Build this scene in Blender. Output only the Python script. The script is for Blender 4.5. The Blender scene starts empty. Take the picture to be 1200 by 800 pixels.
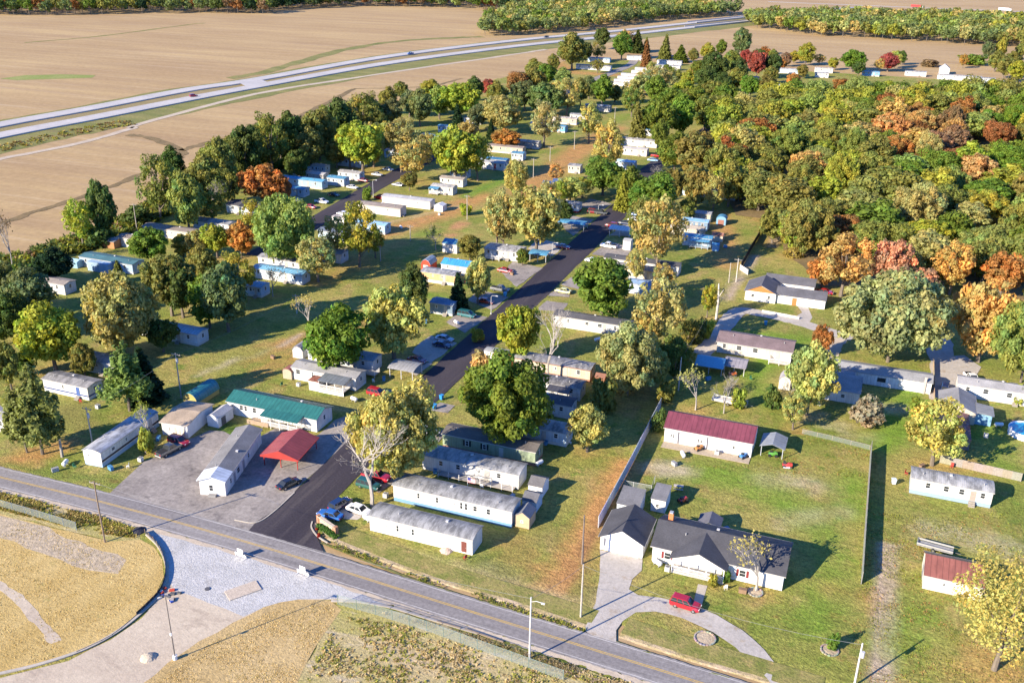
import bpy, math, random
import numpy as np
from mathutils import Vector, Matrix
random.seed(7); rng = np.random.default_rng(7)
S = bpy.context.scene
COL = S.collection
# ---------------------------------------------------------------- camera
F_PX, H_CAM, ROLL = 1130.0, 95.0, 0.013
PITCH = math.atan(486 / F_PX)
HEAD = math.radians(20.95)                      # camera looks this far west of the park's long streets (+Y)
FW = Vector((-math.sin(HEAD), math.cos(HEAD), 0)); RT = Vector((math.cos(HEAD), math.sin(HEAD), 0)); UP = Vector((0, 0, 1))
FC = FW * math.cos(PITCH) - UP * math.sin(PITCH); UC = FW * math.sin(PITCH) + UP * math.cos(PITCH)
cam = bpy.data.cameras.new('camera'); cam_o = bpy.data.objects.new('camera', cam); COL.objects.link(cam_o)
cam.sensor_width = 36; cam.sensor_fit = 'HORIZONTAL'; cam.lens = F_PX / 1200 * 36; cam.clip_start = 1; cam.clip_end = 9000
XC = RT * math.cos(ROLL) + UC * math.sin(ROLL); YC = UC * math.cos(ROLL) - RT * math.sin(ROLL); ZC = -FC
cam_o.matrix_world = Matrix(((XC.x, YC.x, ZC.x, 0), (XC.y, YC.y, ZC.y, 0), (XC.z, YC.z, ZC.z, H_CAM), (0, 0, 0, 1)))
S.camera = cam_o
# ---------------------------------------------------------------- light
SUN_EL, SUN_AZ = math.radians(24), math.radians(213)   # heading clockwise from +Y
w = bpy.data.worlds.new('World'); S.world = w; w.use_nodes = True
bg = w.node_tree.nodes['Background']; sky = w.node_tree.nodes.new('ShaderNodeTexSky')
sky.sky_type = 'NISHITA'; sky.sun_disc = False; sky.sun_elevation = SUN_EL; sky.sun_rotation = SUN_AZ
sky.air_density = 1.0; sky.dust_density = 0.0; sky.ozone_density = 8.0
tint = w.node_tree.nodes.new('ShaderNodeMix'); tint.data_type = 'RGBA'; tint.blend_type = 'MULTIPLY'; tint.inputs[0].default_value = 1; tint.inputs[7].default_value = (.68, .92, 1.28, 1)   # clear October sky, tint added all round to turn the shade bluer
w.node_tree.links.new(sky.outputs[0], tint.inputs[6]); w.node_tree.links.new(tint.outputs[2], bg.inputs[0]); bg.inputs[1].default_value = 0.1
sl = bpy.data.lights.new('sun', 'SUN'); sun = bpy.data.objects.new('sun', sl); COL.objects.link(sun)
sl.energy = 5.0; sl.angle = math.radians(0.5); sl.color = (1.0, 0.87, 0.68)
ld = Vector((-math.sin(SUN_AZ) * math.cos(SUN_EL), -math.cos(SUN_AZ) * math.cos(SUN_EL), -math.sin(SUN_EL)))
sun.rotation_euler = ld.to_track_quat('-Z', 'Y').to_euler(); sun.location = (-60, -60, 120)
S.view_settings.view_transform = 'Standard'; S.view_settings.look = 'None'; S.view_settings.gamma = 1
S.view_settings.exposure = 1.25
S.render.engine = 'CYCLES'; S.cycles.use_denoising = True; S.cycles.max_bounces = 6; S.cycles.transparent_max_bounces = 4

# ---------------------------------------------------------------- survey: a picture point to the ground it shows
def g(px, py, z=0.0):
    u, v = px - 600, py - 400
    u1 = u * math.cos(ROLL) + v * math.sin(ROLL); v1 = -u * math.sin(ROLL) + v * math.cos(ROLL)
    d = FC + RT * (u1 / F_PX) - UC * (v1 / F_PX)
    t = (z - H_CAM) / d.z
    return Vector((d.x * t, d.y * t, z))
def depth(p): return (Vector((p.x, p.y, 0)) - Vector((0, 0, H_CAM))).dot(FC)
def ppm(p): return F_PX / depth(p)                       # picture points per metre there
def vpm(p):
    gd = math.hypot(p.x, p.y); return ppm(p) * gd / math.hypot(gd, H_CAM)

# ---------------------------------------------------------------- materials
MATS = {}
def nodes(name):
    m = bpy.data.materials.new(name); m.use_nodes = True; nt = m.node_tree
    MATS[name] = m
    return m, nt, nt.nodes['Principled BSDF']
def nd(nt, t, **k):
    n = nt.nodes.new(t)
    for a, b in k.items(): setattr(n, a, b)
    return n
def L_(nt, a, b): nt.links.new(a, b)
def coord(nt, space):
    if space == 'world': return nd(nt, 'ShaderNodeNewGeometry').outputs['Position']
    return nd(nt, 'ShaderNodeTexCoord').outputs['Object']
def noise(nt, vec, scale, detail=3, rough=.55, stretch=None, dist=0):
    if stretch:
        mp = nd(nt, 'ShaderNodeMapping'); mp.inputs['Scale'].default_value = stretch[:3]
        if len(stretch) > 3: mp.inputs['Rotation'].default_value = (0, 0, stretch[3])
        L_(nt, vec, mp.inputs[0]); vec = mp.outputs[0]
    n = nd(nt, 'ShaderNodeTexNoise'); n.inputs['Scale'].default_value = scale; n.inputs['Detail'].default_value = detail
    n.inputs['Roughness'].default_value = rough; n.inputs['Distortion'].default_value = dist
    L_(nt, vec, n.inputs['Vector']); return n.outputs['Fac']
def ramp(nt, fac, stops, interp='LINEAR'):
    r = nd(nt, 'ShaderNodeValToRGB'); r.color_ramp.interpolation = interp
    e = r.color_ramp.elements
    while len(e) < len(stops): e.new(.5)
    for q, (p, c) in zip(e, stops):
        q.position = p; q.color = (c if not isinstance(c, (int, float)) else (c, c, c)) + ((1,) if not isinstance(c, (int, float)) and len(c) == 3 else (() if not isinstance(c, (int, float)) else (1,)))
    L_(nt, fac, r.inputs[0]); return r.outputs[0]
def mix(nt, fac, a, b, mode='MIX'):
    m = nd(nt, 'ShaderNodeMix', data_type='RGBA', blend_type=mode)
    for i, v in ((0, fac), (6, a), (7, b)):
        sock = m.inputs[i]
        if hasattr(v, 'links'): L_(nt, v, sock)
        elif isinstance(v, (int, float)): sock.default_value = v if i == 0 else (v, v, v, 1)
        else: sock.default_value = tuple(v) + (1,)
    return m.outputs[2]
def bump(nt, bsdf, h, strength=.5, dist=.1):
    b = nd(nt, 'ShaderNodeBump'); b.inputs['Strength'].default_value = strength; b.inputs['Distance'].default_value = dist
    L_(nt, h, b.inputs['Height']); L_(nt, b.outputs[0], bsdf.inputs['Normal'])
def wave(nt, vec, scale, axis='Z', dist=0, prof='SIN'):
    wv = nd(nt, 'ShaderNodeTexWave', wave_type='BANDS', bands_direction=axis, wave_profile=prof)
    wv.inputs['Scale'].default_value = scale; wv.inputs['Distortion'].default_value = dist
    L_(nt, vec, wv.inputs['Vector']); return wv.outputs['Fac']
def objcol(nt): return nd(nt, 'ShaderNodeObjectInfo').outputs['Color']

def simple(name, rough=.6, spec=.3, lo=.82, hi=1.1, sc=1.2, metal=0, bumpk=None, coat=0, seam=None):
    m, nt, b = nodes(name); v = coord(nt, 'world')
    L_(nt, mix(nt, 1.0, objcol(nt), ramp(nt, noise(nt, v, sc, 5, .65), [(.3, lo), (.7, hi)]), 'MULTIPLY'), b.inputs['Base Color'])
    b.inputs['Roughness'].default_value = rough; b.inputs['Specular IOR Level'].default_value = spec; b.inputs['Metallic'].default_value = metal
    b.inputs['Coat Weight'].default_value = coat
    if bumpk: bump(nt, b, bumpk(nt), .6, .03)
    if seam:                                            # panel seams and rain streaks
        o_ = coord(nt, 'object'); src = b.inputs['Base Color'].links[0].from_socket
        c = mix(nt, 1, src, ramp(nt, wave(nt, o_, seam[0], seam[1]), [(0, seam[2]), (.06, 1.0), (1, 1.0)]), 'MULTIPLY')
        c = mix(nt, 1, c, ramp(nt, noise(nt, o_, 1.1, 5, .7, seam[3]), [(.35, seam[4]), (.6, 1.03)]), 'MULTIPLY')
        L_(nt, c, b.inputs['Base Color'])
    return m
simple('siding', .6, .3, .86, 1.06, .7, seam=(.42, 'X', .82, (2.5, 2.5, .25), .8), bumpk=lambda nt: wave(nt, coord(nt, 'object'), 5, 'Z', 0, 'SAW'))
simple('ribbed', .6, .3, .84, 1.06, .7, bumpk=lambda nt: wave(nt, coord(nt, 'object'), 3, 'X'))
simple('paint', .55, .35, .88, 1.08, 2)
simple('wood', .8, .2, .7, 1.2, 4)
simple('carpaint', .25, .5, .95, 1.03, 1, coat=1.0)
simple('plain', .85, .2, .8, 1.15, 3)
simple('metalroof', .42, .45, .8, 1.1, .5, seam=(.36, 'X', .6, (1.5, .3, .3), .78), bumpk=lambda nt: wave(nt, coord(nt, 'object'), 2.2, 'X'))
simple('metalroofy', .42, .45, .8, 1.1, .5, seam=(.36, 'Y', .6, (.3, 1.5, .3), .78), bumpk=lambda nt: wave(nt, coord(nt, 'object'), 2.2, 'Y'))
m, nt, b = nodes('shingle'); v = coord(nt, 'object')
c = mix(nt, 1, objcol(nt), ramp(nt, noise(nt, v, 3.2, 4, .75, (1, 2.5, 2.5)), [(.25, .6), (.75, 1.4)]), 'MULTIPLY')
c = mix(nt, 1, c, ramp(nt, noise(nt, v, .35, 3), [(.3, .8), (.7, 1.18)]), 'MULTIPLY')
L_(nt, c, b.inputs['Base Color']); b.inputs['Roughness'].default_value = .9; bump(nt, b, noise(nt, v, 6, 3, .6, (1, 3, 3)), .5, .03)
m, nt, b = nodes('coated_roof'); v = coord(nt, 'world')        # weathered sheet roof, patched and streaked
c = mix(nt, ramp(nt, noise(nt, v, .55, 6, .72, (1.5, .5, 1)), [(.4, 0.0), (.6, 1.0)]), objcol(nt), mix(nt, 1, objcol(nt), .42, 'MULTIPLY'))
c = mix(nt, ramp(nt, noise(nt, v, 2.2, 5, .7), [(.58, 0.0), (.7, .8)]), c, (.5, .5, .49))
L_(nt, c, b.inputs['Base Color']); b.inputs['Roughness'].default_value = .6; bump(nt, b, wave(nt, coord(nt, 'object'), .9, 'X'), .35, .04)
m, nt, b = nodes('glass'); b.inputs['Base Color'].default_value = (.03, .035, .04, 1); b.inputs['Roughness'].default_value = .06; b.inputs['Specular IOR Level'].default_value = .6
m, nt, b = nodes('rubber'); b.inputs['Base Color'].default_value = (.015, .015, .016, 1); b.inputs['Roughness'].default_value = .8
m, nt, b = nodes('chrome'); b.inputs['Base Color'].default_value = (.6, .6, .62, 1); b.inputs['Roughness'].default_value = .3; b.inputs['Metallic'].default_value = .9
m, nt, b = nodes('water'); b.inputs['Base Color'].default_value = (.02, .35, .62, 1); b.inputs['Roughness'].default_value = .08
bump(nt, b, noise(nt, coord(nt, 'world'), 3, 2), .2, .05)
m, nt, b = nodes('foliage')
at = nd(nt, 'ShaderNodeAttribute', attribute_name='var')
c = mix(nt, 1, objcol(nt), at.outputs['Color'], 'MULTIPLY')
L_(nt, c, b.inputs['Base Color']); b.inputs['Roughness'].default_value = .65; b.inputs['Specular IOR Level'].default_value = .2
tr = nd(nt, 'ShaderNodeBsdfTranslucent'); L_(nt, mix(nt, 1, c, (1.15, 1.1, .6), 'MULTIPLY'), tr.inputs[0])
ms = nd(nt, 'ShaderNodeMixShader'); ms.inputs[0].default_value = .4
L_(nt, b.outputs[0], ms.inputs[1]); L_(nt, tr.outputs[0], ms.inputs[2]); L_(nt, ms.outputs[0], nt.nodes['Material Output'].inputs[0])
m, nt, b = nodes('bark'); v = coord(nt, 'world')
L_(nt, mix(nt, 1, objcol(nt), ramp(nt, noise(nt, v, 3, 4, .7, (1, 1, .3)), [(.3, .6), (.7, 1.3)]), 'MULTIPLY'), b.inputs['Base Color']); b.inputs['Roughness'].default_value = .95
# mesh netting of a chain-link fence: an evenly see-through film
m, nt, b = nodes('chainlink'); v = coord(nt, 'object')
b.inputs['Base Color'].default_value = (.3, .34, .32, 1); b.inputs['Roughness'].default_value = .5; b.inputs['Alpha'].default_value = .2

# ground materials ------------------------------------------------
def ground_mat(name, f, rough=.95, bs=.5, bd=.08, bsc=2.5):
    m, nt, b = nodes(name); v = coord(nt, 'world')
    L_(nt, f(nt, v), b.inputs['Base Color']); b.inputs['Roughness'].default_value = rough; b.inputs['Specular IOR Level'].default_value = .15
    bump(nt, b, noise(nt, v, bsc, 4, .7), bs, bd)
def f_lawn(nt, v):
    base = mix(nt, ramp(nt, noise(nt, v, .045, 5, .62), [(.36, 0.0), (.62, 1.0)]), (.18, .215, .037), (.31, .27, .075))
    base = mix(nt, ramp(nt, noise(nt, v, .16, 4, .6, (1, .6, 1)), [(.52, 0.0), (.68, .75)]), base, (.36, .26, .10))
    base = mix(nt, ramp(nt, noise(nt, v, .28, 3, .6), [(.56, 0.0), (.7, .8)]), base, (.12, .19, .027))
    base = mix(nt, ramp(nt, noise(nt, v, .1, 4, .7, (1, 1.7, 1)), [(.62, 0.0), (.72, .7)]), base, (.34, .18, .06))
    a = nd(nt, 'ShaderNodeAttribute', attribute_name='soil')
    n = nd(nt, 'ShaderNodeMath', operation='MULTIPLY_ADD'); L_(nt, noise(nt, v, .35, 5, .65), n.inputs[0]); n.inputs[1].default_value = 1.3; n.inputs[2].default_value = -.65
    s = nd(nt, 'ShaderNodeMath', operation='MULTIPLY'); L_(nt, a.outputs['Alpha'], s.inputs[0]); s.inputs[1].default_value = 1.0
    s2 = nd(nt, 'ShaderNodeMath', operation='ADD', use_clamp=True); L_(nt, s.outputs[0], s2.inputs[0])
    k = nd(nt, 'ShaderNodeMath', operation='MULTIPLY'); L_(nt, n.outputs[0], k.inputs[0]); L_(nt, ramp(nt, a.outputs['Alpha'], [(0, 0.0), (.15, 1.0), (1, 1.0)]), k.inputs[1]); L_(nt, k.outputs[0], s2.inputs[1])
    base = mix(nt, s2.outputs[0], base, a.outputs['Color'])
    base = mix(nt, 1, base, ramp(nt, noise(nt, v, 1.6, 5, .8), [(.28, .42), (.72, 1.55)]), 'MULTIPLY')
    base = mix(nt, 1, base, ramp(nt, noise(nt, v, 5, 3, .7), [(.3, .7), (.7, 1.3)]), 'MULTIPLY')
    return mix(nt, 1, base, ramp(nt, noise(nt, v, .5, 4, .7, (.5, 1.6, 1, .4)), [(.3, .74), (.7, 1.22)]), 'MULTIPLY')
ground_mat('lawn', f_lawn, .95, .9, .25, 2.2)
def f_field(nt, v):
    base = mix(nt, ramp(nt, noise(nt, v, .007, 5, .6, (1, 2.4, 1, .25)), [(.35, 0.0), (.65, 1.0)]), (.38, .26, .125), (.48, .345, .165))
    base = mix(nt, ramp(nt, noise(nt, v, .06, 6, .75, (.05, 1.1, 1, .35)), [(.35, 0.0), (.68, .65)]), base, (.29, .195, .11))
    base = mix(nt, ramp(nt, noise(nt, v, .22, 4, .7, (.03, 1, 1, .35)), [(.55, 0.0), (.7, .5)]), base, (.48, .37, .25))
    return mix(nt, 1, base, ramp(nt, noise(nt, v, .35, 6, .8), [(.25, .78), (.75, 1.22)]), 'MULTIPLY')
ground_mat('field', f_field)
def two(c1, c2, s1=.3, s2=2.5, amp=.35, st=None, c3=None):
    def f(nt, v):
        base = mix(nt, ramp(nt, noise(nt, v, s1, 5, .65, st), [(.35, 0.0), (.65, 1.0)]), c1, c2)
        if c3: base = mix(nt, ramp(nt, noise(nt, v, s1 * 2.3, 5, .7, st), [(.55, 0.0), (.68, .85)]), base, c3)
        return mix(nt, 1, base, ramp(nt, noise(nt, v, s2, 5, .75), [(.25, 1 - amp), (.75, 1 + amp)]), 'MULTIPLY')
    return f
ground_mat('asphalt_old', two((.20, .185, .18), (.29, .27, .255), .16, 1.6, .35, (.12, 1.5, 1, .06), (.155, .145, .14)), .9, .3, .03, 6)
ground_mat('asphalt_new', two((.04, .035, .044), (.062, .054, .063), .1, 2.4, .35, (1.6, .12, 1), (.085, .074, .075)), .85, .3, .03, 6)
ground_mat('lot', two((.22, .195, .175), (.33, .295, .26), .13, 1.4, .38, None, (.14, .125, .118)), .9, .3, .03, 5)
ground_mat('concrete', two((.40, .36, .30), (.48, .43, .36), .15, 2, .18), .85, .2, .02, 4)
ground_mat('highway_concrete', two((.42, .40, .38), (.50, .47, .44), .05, .5, .15, (.2, 1, 1)), .85, .2, .02, 2)
ground_mat('gravel', two((.41, .405, .39), (.50, .49, .47), .2, 1.8, .3, None, (.35, .34, .32)), .95, 1, .12, 3.5)
ground_mat('driveway_gravel', two((.38, .35, .31), (.46, .42, .37), .2, 1.8, .25, None, (.33, .27, .20)), .95, .6, .06, 5)
ground_mat('packed_dirt', two((.44, .36, .27), (.52, .44, .33), .12, 1.3, .2, (.5, 1.2, 1, .6), (.36, .29, .22)), .95, .6, .08, 3)
def f_straw(nt, v):
    base = mix(nt, ramp(nt, noise(nt, v, .12, 5, .65, (1, .35, 1, .7)), [(.35, 0.0), (.65, 1.0)]), (.44, .31, .11), (.56, .42, .18))
    base = mix(nt, ramp(nt, noise(nt, v, .9, 5, .75, (.28, 1.8, 1, -.62)), [(.52, 0.0), (.68, .7)]), base, (.34, .24, .09))
    base = mix(nt, ramp(nt, noise(nt, v, .4, 4, .7), [(.6, 0.0), (.72, .6)]), base, (.30, .27, .09))
    return mix(nt, 1, base, ramp(nt, noise(nt, v, 3.2, 6, .8, (.35, 1.7, 1, -.62)), [(.25, .62), (.75, 1.36)]), 'MULTIPLY')
ground_mat('straw', f_straw, .95, .9, .14, 2.6)
ground_mat('straw_brown', two((.42, .30, .13), (.50, .37, .18), .15, 1.6, .35, (1, .4, 1, .5), (.31, .23, .11)), .95, .9, .14, 2.6)
ground_mat('clods', two((.38, .31, .22), (.47, .38, .26), .4, 1.2, .4, None, (.31, .25, .16)), .95, .8, .2, 1.6)
ground_mat('verge', two((.14, .16, .045), (.26, .23, .08), .06, 1, .4, (.4, 1.5, 1, .35), (.20, .15, .08)), .95, .8, .2, 1)
ground_mat('bank_dirt', two((.42, .33, .23), (.30, .24, .10), .35, 2, .4, (.5, 1.4, 1), (.2, .2, .06)), .95, .9, .2, 2)
ground_mat('bank', two((.16, .18, .04), (.30, .25, .09), .3, 2, .4, None, (.36, .26, .11)), .95, .8, .2, 2)
ground_mat('median', two((.30, .23, .12), (.24, .20, .08), .06, 1, .3), .95, .8, .2, 1)
ground_mat('forest_floor', two((.16, .12, .06), (.24, .17, .08), .1, 1, .4), .95, .8, .2, 1)
ground_mat('weed_soil', two((.46, .36, .20), (.33, .30, .09), .14, 2.2, .5, (.35, 1.3, 1, -.1), (.50, .42, .30)), .95, 1, .2, 2.4)
ground_mat('line_yellow', two((.55, .36, .08), (.45, .32, .12), .5, 4, .25))
ground_mat('line_white', two((.55, .53, .50), (.40, .38, .36), .5, 4, .25))
ground_mat('winter_wheat', two((.20, .25, .06), (.27, .28, .09), .05, .6, .3))

# ---------------------------------------------------------------- mesh helpers
class MB:
    def __init__(s): s.v = []; s.f = []
    def add(s, vs, fs):
        o = len(s.v); s.v += [tuple(p) for p in vs]; s.f += [tuple(i + o for i in f) for f in fs]
    def box(s, c, d, rz=0):
        hx, hy, hz = d[0] / 2, d[1] / 2, d[2] / 2; ca, sa = math.cos(rz), math.sin(rz)
        vs = []
        for z in (-hz, hz):
            for x, y in ((-hx, -hy), (hx, -hy), (hx, hy), (-hx, hy)):
                vs.append((c[0] + x * ca - y * sa, c[1] + x * sa + y * ca, c[2] + z))
        s.add(vs, [(3, 2, 1, 0), (4, 5, 6, 7), (0, 1, 5, 4), (1, 2, 6, 5), (2, 3, 7, 6), (3, 0, 4, 7)])
    def tube(s, pts, rad, n=6, cap=True):
        pts = [Vector(p) for p in pts]; o = len(s.v)
        for i, p in enumerate(pts):
            t = (pts[min(i + 1, len(pts) - 1)] - pts[max(i - 1, 0)]).normalized()
            a = t.cross(Vector((.3, .9, .1))).normalized() if abs(t.z) > .5 else t.cross(UP).normalized()
            b2 = t.cross(a); r = rad[i] if isinstance(rad, (list, tuple)) else rad
            for k in range(n):
                q = 2 * math.pi * k / n; s.v.append(tuple(p + a * (r * math.cos(q)) + b2 * (r * math.sin(q))))
        for i in range(len(pts) - 1):
            for k in range(n):
                s.f.append((o + i * n + k, o + i * n + (k + 1) % n, o + (i + 1) * n + (k + 1) % n, o + (i + 1) * n + k))
        if cap:
            s.f.append(tuple(o + k for k in range(n))[::-1]); s.f.append(tuple(o + (len(pts) - 1) * n + k for k in range(n)))
    def extrude(s, prof, a, b2, axis='x'):
        """closed profile [(t,z)] extruded along axis from a to b2"""
        n = len(prof)
        P = (lambda t, z, q: (q, t, z)) if axis == 'x' else (lambda t, z, q: (t, q, z))
        vs = [P(t, z, a) for t, z in prof] + [P(t, z, b2) for t, z in prof]
        s.add(vs, [tuple(range(n)), tuple(range(2 * n - 1, n - 1, -1))] + [((i + 1) % n, i, n + i, n + (i + 1) % n) for i in range(n)])
    def mesh(s, name, mat):
        me = bpy.data.meshes.new(name); me.from_pydata(s.v, [], s.f); me.materials.append(MATS[mat])
        me.validate(); return me
    def fixnormals(s, me):
        import bmesh
        bm = bmesh.new(); bm.from_mesh(me); bmesh.ops.recalc_face_normals(bm, faces=bm.faces); bm.to_mesh(me); bm.free(); return me
def link(name, me, parent=None, color=None, loc=None, rz=0, scale=None):
    o = bpy.data.objects.new(name, me); COL.objects.link(o)
    if parent: o.parent = parent
    if color is not None: o.color = tuple(color)[:3] + (1,)
    if loc is not None: o.location = loc
    if rz: o.rotation_euler[2] = rz
    if scale: o.scale = scale
    return o
def part(mb, name, mat, parent=None, color=(1, 1, 1), loc=None, rz=0):
    return link(name, mb.fixnormals(mb.mesh(name, mat)), parent, color, loc, rz)
BOXC = {}
def pbox(name, parent, c, d, color, mat='paint', rz=0):
    if mat not in BOXC:
        mb = MB(); mb.box((0, 0, 0), (1, 1, 1)); BOXC[mat] = mb.mesh('box_' + mat, mat)
    return link(name, BOXC[mat], parent, color, c, rz, d)
CYL = {}
def pcyl(name, parent, c, r, h, color, mat='paint', n=10):
    k = (mat, n)
    if k not in CYL:
        mb = MB(); mb.tube([(0, 0, 0), (0, 0, 1)], 1, n); CYL[k] = mb.fixnormals(mb.mesh('cylinder_' + mat, mat))
    return link(name, CYL[k], parent, color, c, 0, (r, r, h))
ANCH = []                                                # (x, y, phrase) of things others can be found by
def tag(o, label, cat, group=None, kind=None):
    if label: o['label'] = label
    if cat: o['category'] = cat
    if group: o['group'] = group
    if kind: o['kind'] = kind
    return o
def thing(name, label, cat, loc, rz=0, group=None, ref=None):
    o = bpy.data.objects.new(name, None); COL.objects.link(o); o.location = loc; o.rotation_euler[2] = rz; o.empty_display_size = .3
    if ref: ANCH.append((loc[0], loc[1], ref))
    return tag(o, label, cat, group)
def near(x, y, exclude=None):
    return min(((a - x) ** 2 + (b2 - y) ** 2, r) for a, b2, r in ANCH if r != exclude)[1]
# ---------------------------------------------------------------- ground
def smooth(pts, k=6):
    P = [Vector((p[0], p[1])) for p in pts]; P = [P[0] * 2 - P[1]] + P + [P[-1] * 2 - P[-2]]; out = []
    for i in range(1, len(P) - 2):
        for j in range(k):
            t = j / k; a, b2, c, d = P[i - 1:i + 3]
            out.append(.5 * ((2 * b2) + (c - a) * t + (2 * a - 5 * b2 + 4 * c - d) * t * t + (3 * b2 - a - 3 * c + d) * t ** 3))
    return out + [P[-2]]
def W(pts): return [g(x, y).to_2d() for x, y in pts]
def sheet(name, px, z, mat, jit=0.0, step=4.0, world=None, k=4):
    P = world or W(px); pts = []
    n = len(P)
    for i in range(n):
        a, b2 = P[i], P[(i + 1) % n]; m_ = max(1, int((b2 - a).length / step)) if jit else 1
        nrm = Vector((-(b2 - a).y, (b2 - a).x)).normalized()
        for j in range(m_): pts.append(a.lerp(b2, j / m_) + nrm * (random.uniform(-jit, jit) if j else 0))
    me = bpy.data.meshes.new(name); me.from_pydata([(p.x, p.y, z) for p in pts], [], [tuple(range(len(pts)))]); me.materials.append(MATS[mat])
    import bmesh
    bm = bmesh.new(); bm.from_mesh(me); bm.normal_update()
    for f in bm.faces:
        if f.normal.z < 0: f.normal_flip()
    bmesh.ops.triangulate(bm, faces=bm.faces); bm.to_mesh(me); bm.free()
    o = link(name, me); o['kind'] = 'structure'; return o
def offs(line, d):
    out = []
    for i, p in enumerate(line):
        t = (line[min(i + 1, len(line) - 1)] - line[max(i - 1, 0)]).normalized(); out.append(p + Vector((-t.y, t.x)) * d)
    return out
def ribbon(name, line, d0, d1, z, mat, jit=0.0, kind='structure', parent=None, thick=0):
    a = offs(line, d0); b2 = offs(line, d1); n = len(line); mb = MB()
    if jit:
        a = [p + Vector((random.uniform(-jit, jit), random.uniform(-jit, jit))) for p in a]; b2 = [p + Vector((random.uniform(-jit, jit), random.uniform(-jit, jit))) for p in b2]
    mb.add([(p.x, p.y, z) for p in a] + [(p.x, p.y, z) for p in b2], [(i, i + 1, n + i + 1, n + i) for i in range(n - 1)])
    if thick:
        for e in (a, b2): mb.add([(p.x, p.y, z) for p in e] + [(p.x, p.y, z - thick) for p in e], [(i, i + 1, n + i + 1, n + i) for i in range(n - 1)])
    me = mb.mesh(name, mat); mb.fixnormals(me)
    o = link(name, me, parent)
    if kind: o['kind'] = kind
    return o
sheet('ground', None, -.2, 'field', world=[Vector(p) for p in ((-6000, -3000), (6000, -3000), (6000, 6000), (-6000, 6000))])

LAWN_PX = [(-700, 345), (-300, 330), (0, 308), (60, 292), (110, 276), (165, 250), (205, 222), (240, 192), (330, 166), (400, 146), (450, 126), (520, 106), (600, 88), (650, 76), (690, 58), (760, 62), (900, 70), (1000, 78), (1100, 80), (1180, 70), (1500, 60), (2300, 330), (1900, 1100), (600, 1000), (-700, 1000)]
LAWN = W(LAWN_PX)
def inside(X, Y, poly):
    r = np.zeros(X.shape, bool); n = len(poly)
    for i in range(n):
        a, b2 = poly[i], poly[(i + 1) % n]
        c = ((a.y > Y) != (b2.y > Y)) & (X < (b2.x - a.x) * (Y - a.y) / ((b2.y - a.y) or 1e-9) + a.x); r ^= c
    return r
def pdist(X, Y, line):
    d = np.full(X.shape, 1e9)
    for a, b2 in zip(line[:-1], line[1:]):
        e = b2 - a; l2 = max(e.length_squared, 1e-6); t = np.clip(((X - a.x) * e.x + (Y - a.y) * e.y) / l2, 0, 1)
        d = np.minimum(d, np.hypot(X - a.x - t * e.x, Y - a.y - t * e.y))
    return d
GREEN, DGREEN, TAN, RUST, DIRT, OLIVE, PALE = (.16, .25, .03), (.09, .155, .024), (.42, .32, .16), (.44, .235, .085), (.42, .33, .23), (.22, .20, .055), (.46, .39, .24)
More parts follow.
